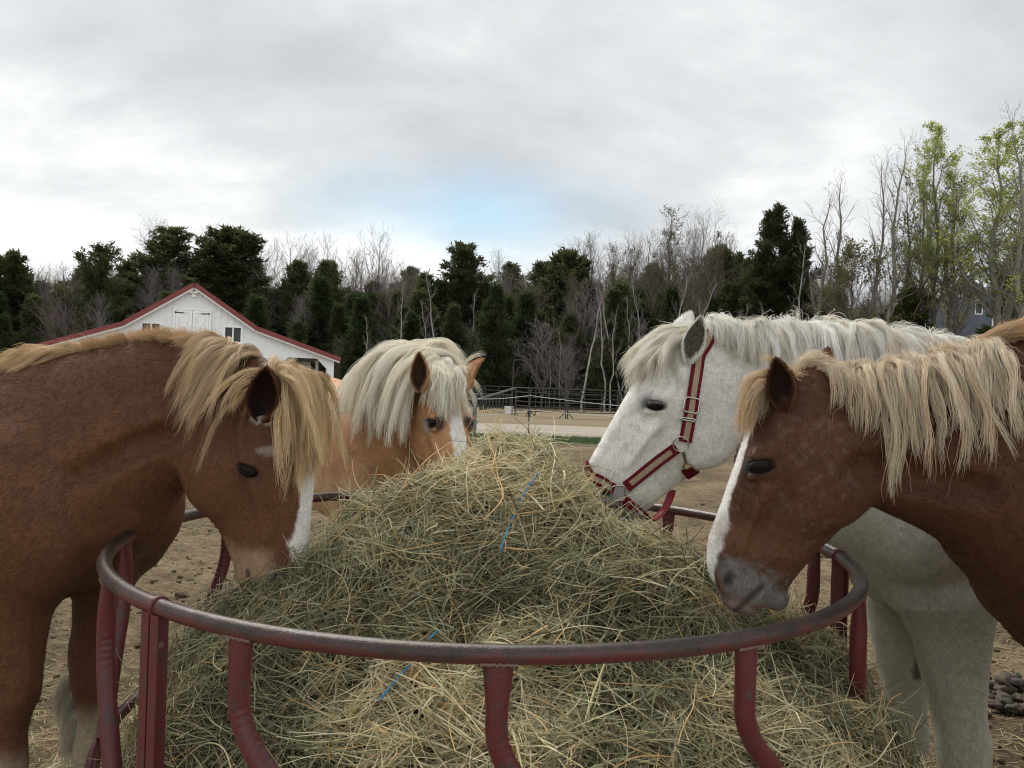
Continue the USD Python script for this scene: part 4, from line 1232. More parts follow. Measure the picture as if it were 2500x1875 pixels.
def make_left():
    h = Horse((620, 1150), 2.65, 20, 1)
    w = h.px(118, 886)
    h.w = w
    h.body(w[0], w[2], skip=('front_near', 'front_far'))
    neck = [((655, 893), (540, 1080), .075, .2), ((600, 872), (468, 1140), .095, .3), ((530, 842), (432, 1160), .115, .35), ((455, 830), (395, 1192), .14, .35), ((375, 826), (365, 1245), .17, .35), ((290, 838), (330, 1310), .205, .32), ((205, 860), (290, 1380), .24, .3), ((130, 876), (220, 1425), .265, .3), ((60, 905), (130, 1440), .28, .3)]
    h.neck = Loft([(h.px(*a), h.px(*b), c, e) for a, b, c, e in neck])
    h.add(h.neck, 0.07)
    h.groove([(h.px(*a), h.px(*b), c, e) for a, b, c, e in neck])
    h.foreleg([((170, 1400), (-80, 1380), .12), ((128, 1465), (-65, 1450), .11), ((108, 1495), (-55, 1500), .10), ((94, 1565), (-50, 1565), .09), ((87, 1640), (-50, 1650), .08), ((82, 1700), (-58, 1710), .08), ((62, 1745), (-56, 1755), .072), ((52, 1805), (-48, 1805), .062), ((56, 1871), (-45, 1871), .06)], -.17, w[0], w[2])
    h.foreleg([((345, 1380), (190, 1380), .11), ((312, 1430), (198, 1434), .095), ((290, 1485), (195, 1500), .08), ((276, 1535), (190, 1530), .07), ((268, 1585), (180, 1590), .068), ((270, 1640), (184, 1650), .065)], .17, w[0], w[2])
    h.add(ellipsoid(h.px(372, 1235, .16), (.10, .12, .16)), .06)
    rows = [((650, 892), (570, 985), .06), ((712, 935), (505, 1060), .083), ((740, 1000), (482, 1120), .098), ((754, 1080), (478, 1165), .104), ((757, 1150), (486, 1212), .098), ((754, 1215), (510, 1252), .084), ((752, 1265), (540, 1287), .072), ((750, 1315), (562, 1335), .065), ((747, 1355), (578, 1375), .062), ((735, 1395), (592, 1412), .062), ((700, 1432), (625, 1442), .05)]
    sz = lambda u, v: tuple(h.px(u, v)[[0, 2]])
    h.head(h.head_rows(rows), sz(655, 1142), (sz(665, 1190), sz(680, 1300)), sz(705, 1402), (sz(640, 1440), sz(632, 1385)), sz(550, 1150), sz(605, 1405))
    h.build((-.75, .75), (.75, 1.95), (-2.4, .75))
    return h


def make_white():
    h = Horse((1640, 1030), 3.0, 8, -1)
    w = h.px(2330, 850)
    h.w = w
    h.body(w[0], w[2], skip=('front_near', 'front_far'))
    neck = [((1735, 797), (1768, 1010), .075, .2), ((1790, 804), (1800, 1085), .095, .3), ((1850, 803), (1840, 1110), .12, .35), ((1920, 798), (1895, 1155), .145, .35), ((2000, 800), (1950, 1215), .175, .35), ((2080, 808), (2000, 1285), .205, .32), ((2160, 826), (2032, 1350), .235, .3), ((2240, 838), (2110, 1445), .265, .3), ((2330, 850), (2200, 1495), .285, .3)]
    h.neck = Loft([(h.px(*a), h.px(*b), c, e) for a, b, c, e in neck])
    h.add(h.neck, 0.07)
    h.groove([(h.px(*a), h.px(*b), c, e) for a, b, c, e in neck])
    h.foreleg([((2180, 1480), (2435, 1440), .125), ((2228, 1550), (2415, 1520), .11), ((2250, 1620), (2403, 1625), .095), ((2270, 1700), (2398, 1700), .085), ((2284, 1755), (2400, 1765), .08), ((2290, 1805), (2412, 1805), .08), ((2295, 1865), (2412, 1860), .07)], -.17, w[0], w[2])
    h.foreleg([((2117, 1460), (2250, 1480), .105), ((2130, 1540), (2248, 1560), .098), ((2148, 1620), (2250, 1640), .086), ((2162, 1700), (2254, 1700), .076), ((2165, 1760), (2259, 1770), .076), ((2172, 1810), (2262, 1820), .07)], .17, w[0], w[2])
    for a, b in (((2122, 1478), (2180, 1508)), ((2180, 1508), (2228, 1562))):
        h.carve(capsule(h.px(*a, -.06), h.px(*b, -.12), .016, .016), .03)
    rows = [((1700, 808), (1765, 905), .06), ((1635, 838), (1785, 975), .085), ((1582, 882), (1784, 1030), .10), ((1547, 938), (1773, 1070), .105), ((1527, 972), (1753, 1103), .10), ((1505, 1010), (1718, 1135), .088), ((1482, 1050), (1678, 1163), .076), ((1462, 1086), (1640, 1193), .068), ((1445, 1116), (1610, 1216), .064), ((1433, 1146), (1585, 1240), .063), ((1431, 1180), (1560, 1256), .058), ((1452, 1222), (1520, 1255), .045)]
    sz = lambda u, v: tuple(h.px(u, v)[[0, 2]])
    h.head(h.head_rows(rows), sz(1580, 988), (sz(1585, 1040), sz(1520, 1130)), sz(1468, 1200), (sz(1470, 1240), sz(1512, 1228)), sz(1712, 1055), sz(1545, 1250))
    h.build((-.75, .75), (.75, 1.98), (-2.6, .75))
    return h


H4_ROWS = [((1940, 912), (2010, 985), .06), ((1880, 950), (2060, 1075), .085), ((1843, 1020), (2090, 1140), .10), ((1817, 1075), (2100, 1195), .105), ((1801, 1120), (2083, 1245), .10), ((1781, 1175), (2045, 1292), .09), ((1761, 1232), (2005, 1333), .076), ((1743, 1278), (1970, 1373), .067), ((1730, 1318), (1940, 1408), .063), ((1726, 1360), (1918, 1440), .062), ((1734, 1405), (1893, 1472), .06), ((1762, 1452), (1850, 1482), .045)]


def make_right():
    h = Horse((1880, 1200), 2.28, -4, -1)
    w = h.px(2870, 838)
    h.w = w
    h.body(w[0], w[2])
    neck = [((1970, 924), (2080, 1160), .075, .2), ((2015, 923), (2112, 1222), .095, .3), ((2080, 915), (2150, 1238), .115, .35), ((2150, 901), (2200, 1264), .13, .35), ((2220, 886), (2260, 1292), .15, .35), ((2290, 872), (2320, 1330), .175, .33), ((2360, 856), (2385, 1380), .20, .3), ((2430, 842), (2435, 1440), .23, .3), ((2510, 830), (2490, 1535), .26, .3), ((2640, 832), (2560, 1620), .28, .3), ((2760, 836), (2680, 1680), .29, .3)]
    h.neck = Loft([(h.px(*a), h.px(*b), c, e) for a, b, c, e in neck])
    h.add(h.neck, 0.07)
    h.groove([(h.px(*a), h.px(*b), c, e) for a, b, c, e in neck])
    sz = lambda u, v: tuple(h.px(u, v)[[0, 2]])
    h.hr = h.head_rows(H4_ROWS)
    h.feat = [sz(1836, 1130), (sz(1850, 1195), sz(1800, 1320)), sz(1768, 1405), (sz(1790, 1482), sz(1848, 1420)), sz(2010, 1165), sz(1893, 1462)]
    h.head(h.hr, *h.feat)
    h.build((-1.0, .75), (.75, 2.0), (-2.9, .75))
    return h


def make_back(src):
    """The pale chestnut on the far side: same head, turned in its own plane, on a neck of its own."""
    h = Horse((1250, 937.5), 1.0, 60, 1)
    h.P0 = np.array([-.70, 4.5, 1.65])
    h.w = np.array([0, 0, 1.72])
    h.body(0, 1.72)
    # head: in-plane turn and shift of the traced head so that the poll lies at (.72, 1.70)
    pts = np.array([np.r_[a[[0, 2]], b[[0, 2]]] for a, b, _ in src.hr]).reshape(-1, 2)
    poll = pts[0]
    mids = pts.reshape(-1, 2, 2).mean(1)
    a0 = math.atan2(*(mids[-2] - mids[1])[::-1])
    da = math.radians(-66) - a0
    c, s = math.cos(da), math.sin(da)
    mv = lambda p: np.array([.72, 1.70]) + np.array([[c, -s], [s, c]]) @ (np.array(p) - poll)
    up3 = lambda p: np.array([mv(p)[0], 0, mv(p)[1]])
    rows = [(up3(a[[0, 2]]), up3(b[[0, 2]]), w) for a, b, w in src.hr]
    thr = rows[2][1]
    P = lambda s, z: (s, 0, z)
    neck = [(P(.70, 1.70), (rows[1][1][0], 0, rows[1][1][2]), .075, .2), (P(.60, 1.77), (thr[0] - .04, 0, thr[2] - .02), .10, .3), (P(.46, 1.81), P(.47, 1.33), .13, .35), (P(.30, 1.82), P(.43, 1.22), .165, .35), (P(.15, 1.79), P(.38, 1.10), .21, .3), (P(0, 1.73), P(.26, .98), .26, .3)]
    h.neck = Loft([(np.array(a), np.array(b), w, e) for a, b, w, e in neck])
    h.add(h.neck, 0.07)
    m2 = lambda f: tuple(mv(f))
    f = src.feat
    h.head(rows, m2(f[0]), (m2(f[1][0]), m2(f[1][1])), m2(f[2]), (m2(f[3][0]), m2(f[3][1])), m2(f[4]), m2(f[5]))
    h.build((-.2, 1.2), (.8, 1.95), (-1.7, 1.3), fine=.0075)
    return h


left, white, right = make_left(), make_white(), make_right()
back = make_back(right)
HORSES = {'left': left, 'white': white, 'right': right, 'back': back}
# ------------------------------------------------------------------ coats, eyes, ears, manes
def coat_material(name, rough=.52, bump=.2):
    return material(name, {
        'a': ('attribute', {'attribute': 'col'}), 'g': ('geometry', {}),
        'mp': ('mapping', {'scale': (1, 1, .45)}),
        'n': ('noise_texture', {'scale': 260.0, 'detail': 4.0, 'roughness': .6}), 'n2': ('noise_texture', {'scale': 38.0, 'detail': 5.0, 'roughness': .6}),
        'mr': ('map_range', {'from_min': .25, 'from_max': .75, 'to_min': .72, 'to_max': 1.28}), 'mr2': ('map_range', {'from_min': .3, 'from_max': .7, 'to_min': .86, 'to_max': 1.14}),
        'm1': ('mix', {'mix_type': 'multiply', 'fac': 1.0}), 'm2': ('mix', {'mix_type': 'multiply', 'fac': 1.0}),
        'b': ('bump', {'strength': bump, 'distance': .004}),
        'p': ('principled_bsdf', {'roughness': rough, 'specular_ior_level': .13, 'sheen_weight': .03, 'sheen_roughness': .5}),
    }, [('g.position', 'mp.vector'), ('mp.vector', 'n.vector'), ('g.position', 'n2.vector'), ('n.fac', 'mr.value'), ('n2.fac', 'mr2.value'), ('a.color', 'm1.color1'), ('mr.result', 'm1.color2'), ('m1.color', 'm2.color1'), ('mr2.result', 'm2.color2'),
        ('m2.color', 'p.base_color'), ('a.color', 'p.sheen_tint'), ('n.fac', 'b.height'), ('b.normal', 'p.normal')])


coat = coat_material('horse_coat')
hair_mat = material('horse_hair', {'a': ('attribute', {'attribute': 'col'}), 'p': ('principled_bsdf', {'roughness': .5, 'specular_ior_level': .35})}, [('a.color', 'p.base_color')])
fur_mat = material('horse_fur', {'a': ('attribute', {'attribute': 'col'}), 'p': ('principled_bsdf', {'roughness': .6, 'specular_ior_level': .08})}, [('a.color', 'p.base_color')])
eye_mat = material('eye_ball', {'p': ('principled_bsdf', {'base_color': (.007, .005, .004), 'roughness': .12, 'specular_ior_level': .12})})

CHEST = np.array([.110, .050, .026])
PALO = np.array([.43, .235, .120])
CREAM = np.array([.50, .36, .21])
WHITE = np.array([.76, .74, .68])
GREY = np.array([.13, .125, .125])
smooth01 = lambda x: np.clip(x, 0, 1) ** 2 * (3 - 2 * np.clip(x, 0, 1))
lerp = lambda a, b, t: a + (b - a) * t[:, None]


def head_coords(h, v):
    f, y, x, s, A, B, e = h.hl.frame(v)
    inside = smooth01((.05 - h.hl(v)) / .03)
    return f, y / A, x / B, x, inside


def paint(h, base, blaze=None, kind=''):
    v = h.v
    w = h.world(v)
    n1, n2, n3 = meshkit.fbm(w * 3.1, 4, 5), meshkit.fbm(w * 16, 4, 9), meshkit.fbm(w * 60, 3, 2)
    col = np.tile(base, (len(v), 1)) * (1 + (n1 - .5) * .55 + (n2 - .5) * .35)[:, None]
    f, y, xb, x, ins = head_coords(h, v)
    ax = (v - h.eye3[0]) @ h.axis
    eye_d = np.minimum(*[np.linalg.norm((v - e) @ h.RE.T / np.array([1.3, 1, .95]), axis=1) for e in h.eye3])
    if blaze:
        lo, hi, wd, off = blaze
        wob = (meshkit.fbm(w * 9, 3, 21) - .5) * .030 + (n3 - .5) * .014
        wid = np.interp(f, [lo - .03, lo + .05, .45, .62, .8, .93], [0, wd * .7, wd, wd * 1.05, wd * 1.2, wd * .9])
        m = smooth01((wid - np.abs(x - off) + wob) / .008 + .5) * smooth01((y - .45) / .12) * smooth01((f - lo) / .03) * smooth01((hi - f + wob * 3) / .04) * ins
        col = lerp(col, np.tile([.66, .64, .60], (len(v), 1)), m)
    # soft dark skin around the eyes and in the nostrils
    if kind == 'white':
        grey = smooth01((.060 - eye_d) / .035 + (n2 - .5) * 1.2) * ins
        col = lerp(col, np.tile([.16, .155, .16], (len(v), 1)), grey * .75)
        mz = smooth01((f - .80) / .14 + (n1 - .5) * 1.4 + (n2 - .5) * .8) * ins
        col = lerp(col, np.tile([.20, .20, .205], (len(v), 1)), mz * .85)
        pat = smooth01((n1 - .50) * 7 + (n2 - .5) * 3) * smooth01((f - .25) / .2) * ins
        col = lerp(col, np.tile([.33, .335, .345], (len(v), 1)), pat * .4)
        dirt_shade = smooth01((1.50 - v[:, 2]) / .55 + (n1 - .5) * 1.6) * (1 - ins)  # dirt on the lower body, deepened in the colour to stand for chest shade
        col = lerp(col, np.tile([.33, .31, .235], (len(v), 1)), dirt_shade * .85)
        spot = smooth01((.045 - np.linalg.norm((v - h.px(2240, 1632, .09)) * np.array([1.4, .35, .8]), axis=1)) / .01)
        col = lerp(col, np.tile([.05, .045, .04], (len(v), 1)), spot * .85)
        fleck = smooth01((meshkit.noise(w * 42, 77) - .80) / .05)
        col = lerp(col, np.tile([.30, .27, .22], (len(v), 1)), fleck * .18)
    if kind in ('right',):
        roan = smooth01((n3 - .50) * 3.5) * smooth01((n1 - .36) * 5) * ins * smooth01((.75 - f) / .2)
        col = lerp(col, np.tile([.27, .20, .165], (len(v), 1)), roan * .22)
        edge = (n2 - .5) * .14 + (n3 - .5) * .12
        mz = smooth01((f - .80 + edge) / .10) * ins
        spots = smooth01((meshkit.fbm(w * 190, 3, 3) - .36) * 2.6)
        g = lerp(np.tile([.15, .140, .134], (len(v), 1)), np.tile([.075, .070, .068], (len(v), 1)), spots * .7)
        col = lerp(col, g, mz * smooth01((.95 - np.clip(y, -1, 1)) / .4))
        lip = smooth01((f - .95 + (n2 - .5) * .05) / .04) * ins
        col = lerp(col, np.tile([.22, .155, .14], (len(v), 1)), lip * .8)
        mealy = smooth01((f - .62) / .15) * smooth01((n1 - .42) * 6) * ins * (1 - mz)
        col = lerp(col, np.tile([.20, .11, .062], (len(v), 1)), mealy * .5)
    if kind in ('left', 'back'):
        mealy = smooth01((f - .72 + (n2 - .5) * .15) / .14) * ins * smooth01((.6 - y) / .5)
        col = lerp(col, np.tile([.36, .25, .16], (len(v), 1)), mealy * .7)
        nose = smooth01((.05 - np.linalg.norm(v[:, [0, 2]] - h.nostril[[0, 2]], axis=1)) / .03 + (n2 - .5)) * ins
        col = lerp(col, np.tile([.12, .125, .13], (len(v), 1)), nose * .8)
    if kind == 'left':
        p = h.px(637, 1022, -.09)
        p2 = h.px(655, 1100, -.09)
        for q, r, a in ((p, .035, .75), (p2, .03, .35)):
            m = smooth01((r - np.linalg.norm((v - q) * np.array([.7, 1, 1.6]), axis=1)) / .02 + (n3 - .5) * 2.2) * (v[:, 1] < 0)
            col = lerp(col, np.tile([.58, .54, .50], (len(v), 1)), m * a)
    if kind == 'back':
        under = smooth01((.055 - np.linalg.norm(v[:, [0, 2]] - (h.eye3[0][[0, 2]] - h.up[[0, 2]] * .035), axis=1)) / .03) * ins
        col = lerp(col, np.tile([.38, .37, .36], (len(v), 1)), under * .8)
        pale = smooth01((n1 - .40) * 5) * (1 - ins) * smooth01((1.35 - v[:, 2]) / .3)
        col = lerp(col, np.tile(CREAM, (len(v), 1)), pale * .7)
    if kind in ('left', 'right', 'back'):
        lids = smooth01((.050 - eye_d) / .018) * ins
        col = lerp(col, np.tile([.028, .020, .017], (len(v), 1)), lids * .9)
        sock = smooth01((.42 + (n1 - .5) * .25 - v[:, 2]) / .16)
        col = lerp(col, np.tile([.42, .35, .25], (len(v), 1)), sock * .9)
    else:
        lids = smooth01((.042 - eye_d) / .012) * ins
        col = lerp(col, np.tile([.05, .045, .045], (len(v), 1)), lids * .9)
    hole = smooth01((.020 - np.min([np.linalg.norm((v - np.array([h.nostril[0], l * .055, h.nostril[2]])) @ h.R.T / np.array([1.3, 1, .8]), axis=1) for l in (-1, 1)], axis=0)) / .012) * ins
    col = lerp(col, np.tile([.03, .026, .026], (len(v), 1)), hole * .9)
    md = np.abs(capsule(h.mouth[0], h.mouth[1], .0, .0)(v * np.array([1, 0, 1])))
    col = lerp(col, np.tile([.035, .03, .03], (len(v), 1)), smooth01((.012 - md) / .008) * ins * .85)
    hoof = smooth01((.085 - v[:, 2]) / .01)
    col = lerp(col, np.tile([.07, .06, .05], (len(v), 1)), hoof)
    h.col = np.clip(col, .008, .8)
    return h


def skin(h, root):
    f = h.f if np.cross(h.e, h.n)[2] > 0 else h.f[:, ::-1]
    h.body_prim = part(root, 'body', (h.world(h.v), f), coat, col=h.col, normals=h.dirw(h.nrm))
    for e, l in zip(h.eye3, (-1, 1)):
        s = trimesh.creation.icosphere(3, .034)
        s.apply_translation(h.world(e[None])[0])
        part(root, 'eye', s, eye_mat, smooth=True)
        # lashes along the upper lid
        t = np.linspace(-.026, .024, 22)
        p0 = e + h.el * t[:, None] * 1.35 + h.es * (.0175 - 9 * t ** 2)[:, None] + np.array([0, l * .033, 0])
        tip = p0 + np.array([0, l * .012, 0]) - h.es * .012 + h.el * .003
        mid = (p0 + tip) / 2 + h.es * .003
        curves(root, 'eyelashes', np.stack([h.world(p0), h.world(mid), h.world(tip)], 1), [.0011, .0008, .0004], hair_mat, col=np.tile(getattr(h, 'lash', (.03, .02, .015)), (22, 1)))


rng = np.random.default_rng(7)


def fur(h, root, n, length, zone, lean=.22, thick=.0008, light=1.0):
    v, f = h.v, h.f
    a = v[f[:, 0]], v[f[:, 1]], v[f[:, 2]]
    area = np.linalg.norm(np.cross(a[1] - a[0], a[2] - a[0]), axis=1)
    c = (a[0] + a[1] + a[2]) / 3
    wgt = area * zone(c)
    i = rng.choice(len(f), n, p=wgt / wgt.sum())
    u, w = rng.random(n), rng.random(n)
    s = u + w > 1
    u[s], w[s] = 1 - u[s], 1 - w[s]
    mix = lambda X: X[f[i, 0]] * (1 - u - w)[:, None] + X[f[i, 1]] * u[:, None] + X[f[i, 2]] * w[:, None]
    p, nr, col = mix(v), unit(mix(h.nrm)), mix(h.col)
    _, _, _, _, ins = head_coords(h, p)
    flow = np.array([-.75, 0, -.62]) + rng.normal(0, .22, (n, 3))
    swirl = (meshkit.fbm(h.world(p) * 5, 2, 31) - .5)[:, None] * np.array([.9, 0, 1.4])
    d = lerp(flow + swirl, h.axis * .8 - h.up * .35 + rng.normal(0, .22, (n, 3)), ins)
    d = unit(d - nr * (d * nr).sum(1, keepdims=True))
    L = length * rng.uniform(.6, 1.3, n)[:, None] * (1 - .45 * ins)[:, None]
    L = L * np.where(h.hl(p) < .012, np.clip((np.minimum(*[np.linalg.norm(p - e, axis=1) for e in h.eye3]) - .022) / .03, .15, 1), 1)[:, None]
    lift = lean * rng.uniform(.5, 1.6, n)[:, None]
    tip = p + L * (d + nr * lift)
    mid = p + L * .5 * (d * .9 + nr * lift * 1.25)
    k = rng.uniform(.75, 1.35, n)[:, None] * light
    curves(root, 'coat_hair', np.stack([h.world(p - nr * .001), h.world(tip)], 1), [thick, thick * .3], fur_mat, col=np.clip(col * k, .005, .85))


def hair_group(h, root, name, roots, guides, kids, length, start, grav=.22, noise=.10, wave=.0, spread=.011, clump=.8, width=.00075, palette=((.55, .42, .26), (.62, .52, .36)), K=14, gap=.006, layer=.016, seed=0, frizz=.007, lat=(-.012, .012), bend=None, taper=.35):
    """roots: polyline in local coordinates along the crest; length and start (local direction) are functions of the place along it (0..1)."""
    r = np.random.default_rng(seed + 100)
    roots = np.asarray(roots, float)
    t = np.r_[0, np.cumsum(np.linalg.norm(np.diff(roots, axis=0), axis=1))]
    u = np.sort(r.random(guides))
    p = np.stack([np.interp(u * t[-1], t, roots[:, k]) for k in range(3)], -1)
    p[:, 1] += r.uniform(*lat, guides)
    # settle the roots on the skin
    for _ in range(5):
        d = h.sdf(p)
        p = p - h.grad(p) * (d + .002)[:, None]
    d0 = np.array([start(x) for x in u], float)
    L = np.array([length(x) for x in u]) * r.uniform(.5, 1.2, guides)
    d = unit(d0 + r.normal(0, noise * 1.5, (guides, 3)))
    lay = r.random(guides) * layer
    ph, fr = r.uniform(0, 6.28, guides), r.uniform(.7, 1.4, guides)
    P = [p.copy()]
    for k in range(1, K):
        dn = np.tile([0, 0, -1.0], (guides, 1))
        if bend is not None:
            dn = dn + np.array([bend(x) for x in u])
        wv = wave * np.sin(ph + k * .9 * fr)[:, None] * np.array([1.0, .25, 0])
        d = unit(d * (1 - grav) + dn * grav + r.normal(0, noise, (guides, 3)) + wv)
        p = p + d * (L / (K - 1))[:, None]
        p = h.push(p.copy(), gap)
        dd = h.dist(p)
        if layer:
            near = dd < gap + lay
            if near.any():
                g = h.grad(p[near])
                p[near] += g * (np.minimum(gap + lay[near] - dd[near], .006) * .6)[:, None]
        d = unit(p - P[-1])
        P.append(p.copy())
    G = np.stack(P, 1)
    N = guides * kids
    g = np.repeat(G, kids, 0)
    tt = np.linspace(0, 1, K)
    off = r.normal(0, spread, (N, 1, 3)) * np.array([1.25, .8, .6])
    ck = clump * r.uniform(.75, 1.1, (N, 1))
    fall = 1 - np.clip(ck, 0, .97) * np.minimum(tt / .75, 1)[None] ** .8
    wob = np.cumsum(r.normal(0, frizz * .35, (N, K, 3)), 1) * (tt * .8)[None, :, None]
    fly = r.random((N, 1, 1)) < .05
    wob = wob * np.where(fly, 3.2, 1)
    cut = np.clip(1.05 - np.abs(r.normal(0, .22, (N, 1))), .3, 1.0)
    pts = g + off * fall[..., None] + wob
    # shorten each child along its own path
    idx = cut * (K - 1) * np.linspace(0, 1, K)[None]
    j = np.minimum(idx.astype(int), K - 2)
    fr_ = (idx - j)[..., None]
    pts = np.take_along_axis(pts, j[..., None], 1) * (1 - fr_) + np.take_along_axis(pts, j[..., None] + 1, 1) * fr_
    flat = pts.reshape(-1, 3)
    low = np.nonzero(h.dist(flat) < .012)[0]
    low = low[low % K > 0]
    if len(low):
        b = flat[low]
        dd = h.sdf_o(b)
        q = dd < .0025
        if q.any():
            bb = b[q]
            flat[low[q]] = bb + h.grad(bb, f=h.sdf_o) * (.0025 - dd[q] + r.random(q.sum()) * .004)[:, None]
    pts = flat.reshape(N, K, 3)
    pal = np.array(palette)
    m = np.repeat(r.random((guides, 1)), kids, 0) * .7 + r.random((N, 1)) * .3
    x = m[:, 0] * (len(pal) - 1)
    j = np.minimum(x.astype(int), len(pal) - 2)
    col = pal[j] + (pal[j + 1] - pal[j]) * (x - j)[:, None]
    col = col * np.repeat(r.uniform(.8, 1.12, (guides, 1)), kids, 0) * r.uniform(.8, 1.2, (N, 1))
    wd = width * np.r_[np.linspace(1, 1, K - 4), np.linspace(1, taper, 4)]
    curves(root, name, h.world(pts), wd[None] * r.uniform(.7, 1.25, (N, 1)), hair_mat, col=np.clip(col, .01, .85))
    return pts


def ear(root, h, base, tip, lb, lt, width, open_dir, outer, inner, bend=.012, name='ear', block=True):
    """base, tip: picture points; lb, lt: how far to the side of the middle plane; open_dir: local direction the shell opens towards."""
    b, t = h.px(*base, lb), h.px(*tip, lt)
    ax = t - b
    Ln = np.linalg.norm(ax)
    ax /= Ln
    o = np.array(open_dir, float)
    o = unit(o - ax * (o @ ax))
    side = np.cross(ax, o)
    M_, Q = 26, 25
    tt = np.linspace(0, 1, M_)
    w = PchipInterpolator([0, .15, .4, .6, .8, .93, 1], [.48, .78, 1.0, .90, .55, .22, .02])(tt) * width / 2
    th = np.radians(PchipInterpolator([0, .25, .5, 1], [165, 125, 92, 75])(tt))
    pts, col = [], []
    rows = []
    for layer, th_off in ((0, 0.0), (1, .0045)):
        P = np.zeros((M_, Q, 3))
        for i in range(M_):
            R = w[i] / math.sin(min(th[i], math.pi / 2))
            a = np.linspace(-th[i], th[i], Q)
            rr = R - th_off * min(1, (1 - tt[i]) * 6 + .15)
            c = b + ax * (Ln * tt[i] - .02) + o * (R * .35 + bend * (tt[i] ** 2 - tt[i]) * 2.0)
            P[i] = c + rr * (np.sin(a)[:, None] * side - np.cos(a)[:, None] * o)
        rows.append(P)
    v = np.vstack([r.reshape(-1, 3) for r in rows])
    nv = M_ * Q
    f = []
    I, J = np.meshgrid(np.arange(M_ - 1), np.arange(Q - 1), indexing='ij')
    a = (I * Q + J).ravel()
    for k, fl in ((0, 1), (nv, -1)):
        q = np.stack([a + k, a + k + 1, a + k + Q + 1, a + k + Q], 1)
        f.append(q if fl > 0 else q[:, ::-1])
    for j, fl in ((0, 1), (Q - 1, -1)):
        i = np.arange(M_ - 1) * Q + j
        q = np.stack([i, i + Q, i + Q + nv, i + nv], 1)
        f.append(q if fl > 0 else q[:, ::-1])
    i = (M_ - 1) * Q + np.arange(Q - 1)
    f.append(np.stack([i, i + 1, i + 1 + nv, i + nv], 1))
    f = np.vstack(f)
    wv = h.world(v)
    n3 = meshkit.fbm(wv * 45, 3, 8)
    edge = np.abs(np.tile(np.linspace(-1, 1, Q), M_))
    tq = np.repeat(tt, Q)
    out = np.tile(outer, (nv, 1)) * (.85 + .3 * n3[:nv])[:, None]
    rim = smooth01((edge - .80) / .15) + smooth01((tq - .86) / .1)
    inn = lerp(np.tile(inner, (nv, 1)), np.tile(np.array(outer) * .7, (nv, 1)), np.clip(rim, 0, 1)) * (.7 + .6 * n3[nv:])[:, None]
    m = trimesh.Trimesh(wv, np.vstack([f[:, [0, 1, 2]], f[:, [0, 2, 3]]]), process=False)
    part(root, name, m, coat, smooth=True, col=np.vstack([out, inn]))
    if block:
        h.obst.append(capsule(b + ax * .02 + o * .01, t - ax * .02, width * .62, width * .32))
    # soft fringe: outside, rim and inside
    for k, cnt, base_c, ln in ((0, 900, out, .010), (1, 700, inn, .014)):
        i = rng.integers(0, M_ - 2, cnt)
        j = rng.integers(0, Q - 1, cnt)
        if k:
            j = np.where(rng.random(cnt) < .6, np.where(rng.random(cnt) < .5, 0, Q - 1), j)
        q = rows[k][i, j] + (rows[k][i + 1, j] - rows[k][i, j]) * rng.random((cnt, 1))
        cc = b + ax * (Ln * tt[i] - .02)[:, None] + o * .01
        away = unit(q - cc) if k == 0 else unit(o * 1.0 + rng.normal(0, .4, (cnt, 3)))
        d = unit(ax * 1.0 + away * .35 + rng.normal(0, .15, (cnt, 3)))
        tip_ = q + d * ln * rng.uniform(.5, 1.3, (cnt, 1))
        c = base_c[i * Q + j] * rng.uniform(.7, 1.3, (cnt, 1)) if k == 0 else lerp(base_c[i * Q + j], np.tile(np.array(outer) * 1.15, (cnt, 1)), np.full(cnt, .35))
        curves(root, name + '_hair', np.stack([h.world(q), h.world((q + tip_) / 2 + away * .001), h.world(tip_)], 1), [.0009, .0007, .0003], fur_mat, col=np.clip(c, .005, .8))
# ------------------------------------------------------------------ the four horses
def along(h, pts, l=0.0):
    return np.array([h.px(u, v, l) for u, v in pts])


L3 = lambda *xy: (lambda x: float(np.interp(x, [a for a, _ in xy], [b for _, b in xy])))
D3 = lambda d: (lambda x: d)
front_zone = lambda lo: (lambda c: np.where(c[:, 0] > lo, 1.0, .0) * np.where(c[:, 1] < .06, 1.0, .22) * np.where(c[:, 2] > .25, 1, .5))
GOLD = ((.58, .40, .21), (.62, .47, .28), (.50, .33, .17))
BLOND = ((.60, .47, .31), (.66, .57, .43), (.52, .38, .23))
IVORY = ((.80, .73, .58), (.84, .79, .67), (.70, .60, .43))
SNOW = ((.84, .80, .69), (.85, .83, .76), (.74, .67, .53))

# --- left, chestnut
h = paint(left, CHEST, (.16, .99, .048, .012), 'left')
r = thing('chestnut_horse', 'dark chestnut horse with thick blond forelock, reaching in from the left of the feeder', 'horse', 'horses eating around the hay feeder')
skin(h, r)
fur(h, r, 52000, .017, front_zone(-1.1))
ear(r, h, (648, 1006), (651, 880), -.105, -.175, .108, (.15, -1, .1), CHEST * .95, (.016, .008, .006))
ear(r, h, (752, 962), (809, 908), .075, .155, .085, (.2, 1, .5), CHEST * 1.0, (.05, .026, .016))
hair_group(h, r, 'mane', along(h, [(225, 852), (165, 860), (110, 868), (60, 895)]), 46, 43, L3((0, .24), (1, .32)), D3((-.9, -.35, .02)), grav=.10, noise=.08, palette=GOLD, layer=.02, seed=1, clump=.7, lat=(-.02, .02), bend=D3((-.9, -.15, -.15)))
hair_group(h, r, 'mane', along(h, [(195, 856), (290, 838), (375, 823), (455, 829), (550, 848)]), 130, 32, L3((0, .042), (.5, .045), (1, .075)), lambda x: (-.35, -.55, .55), grav=.16, noise=.12, palette=((.38, .22, .10), (.52, .34, .17), (.58, .42, .24)), layer=.008, seed=2, clump=.35, K=8, lat=(-.03, .02), spread=.014, width=.0009)
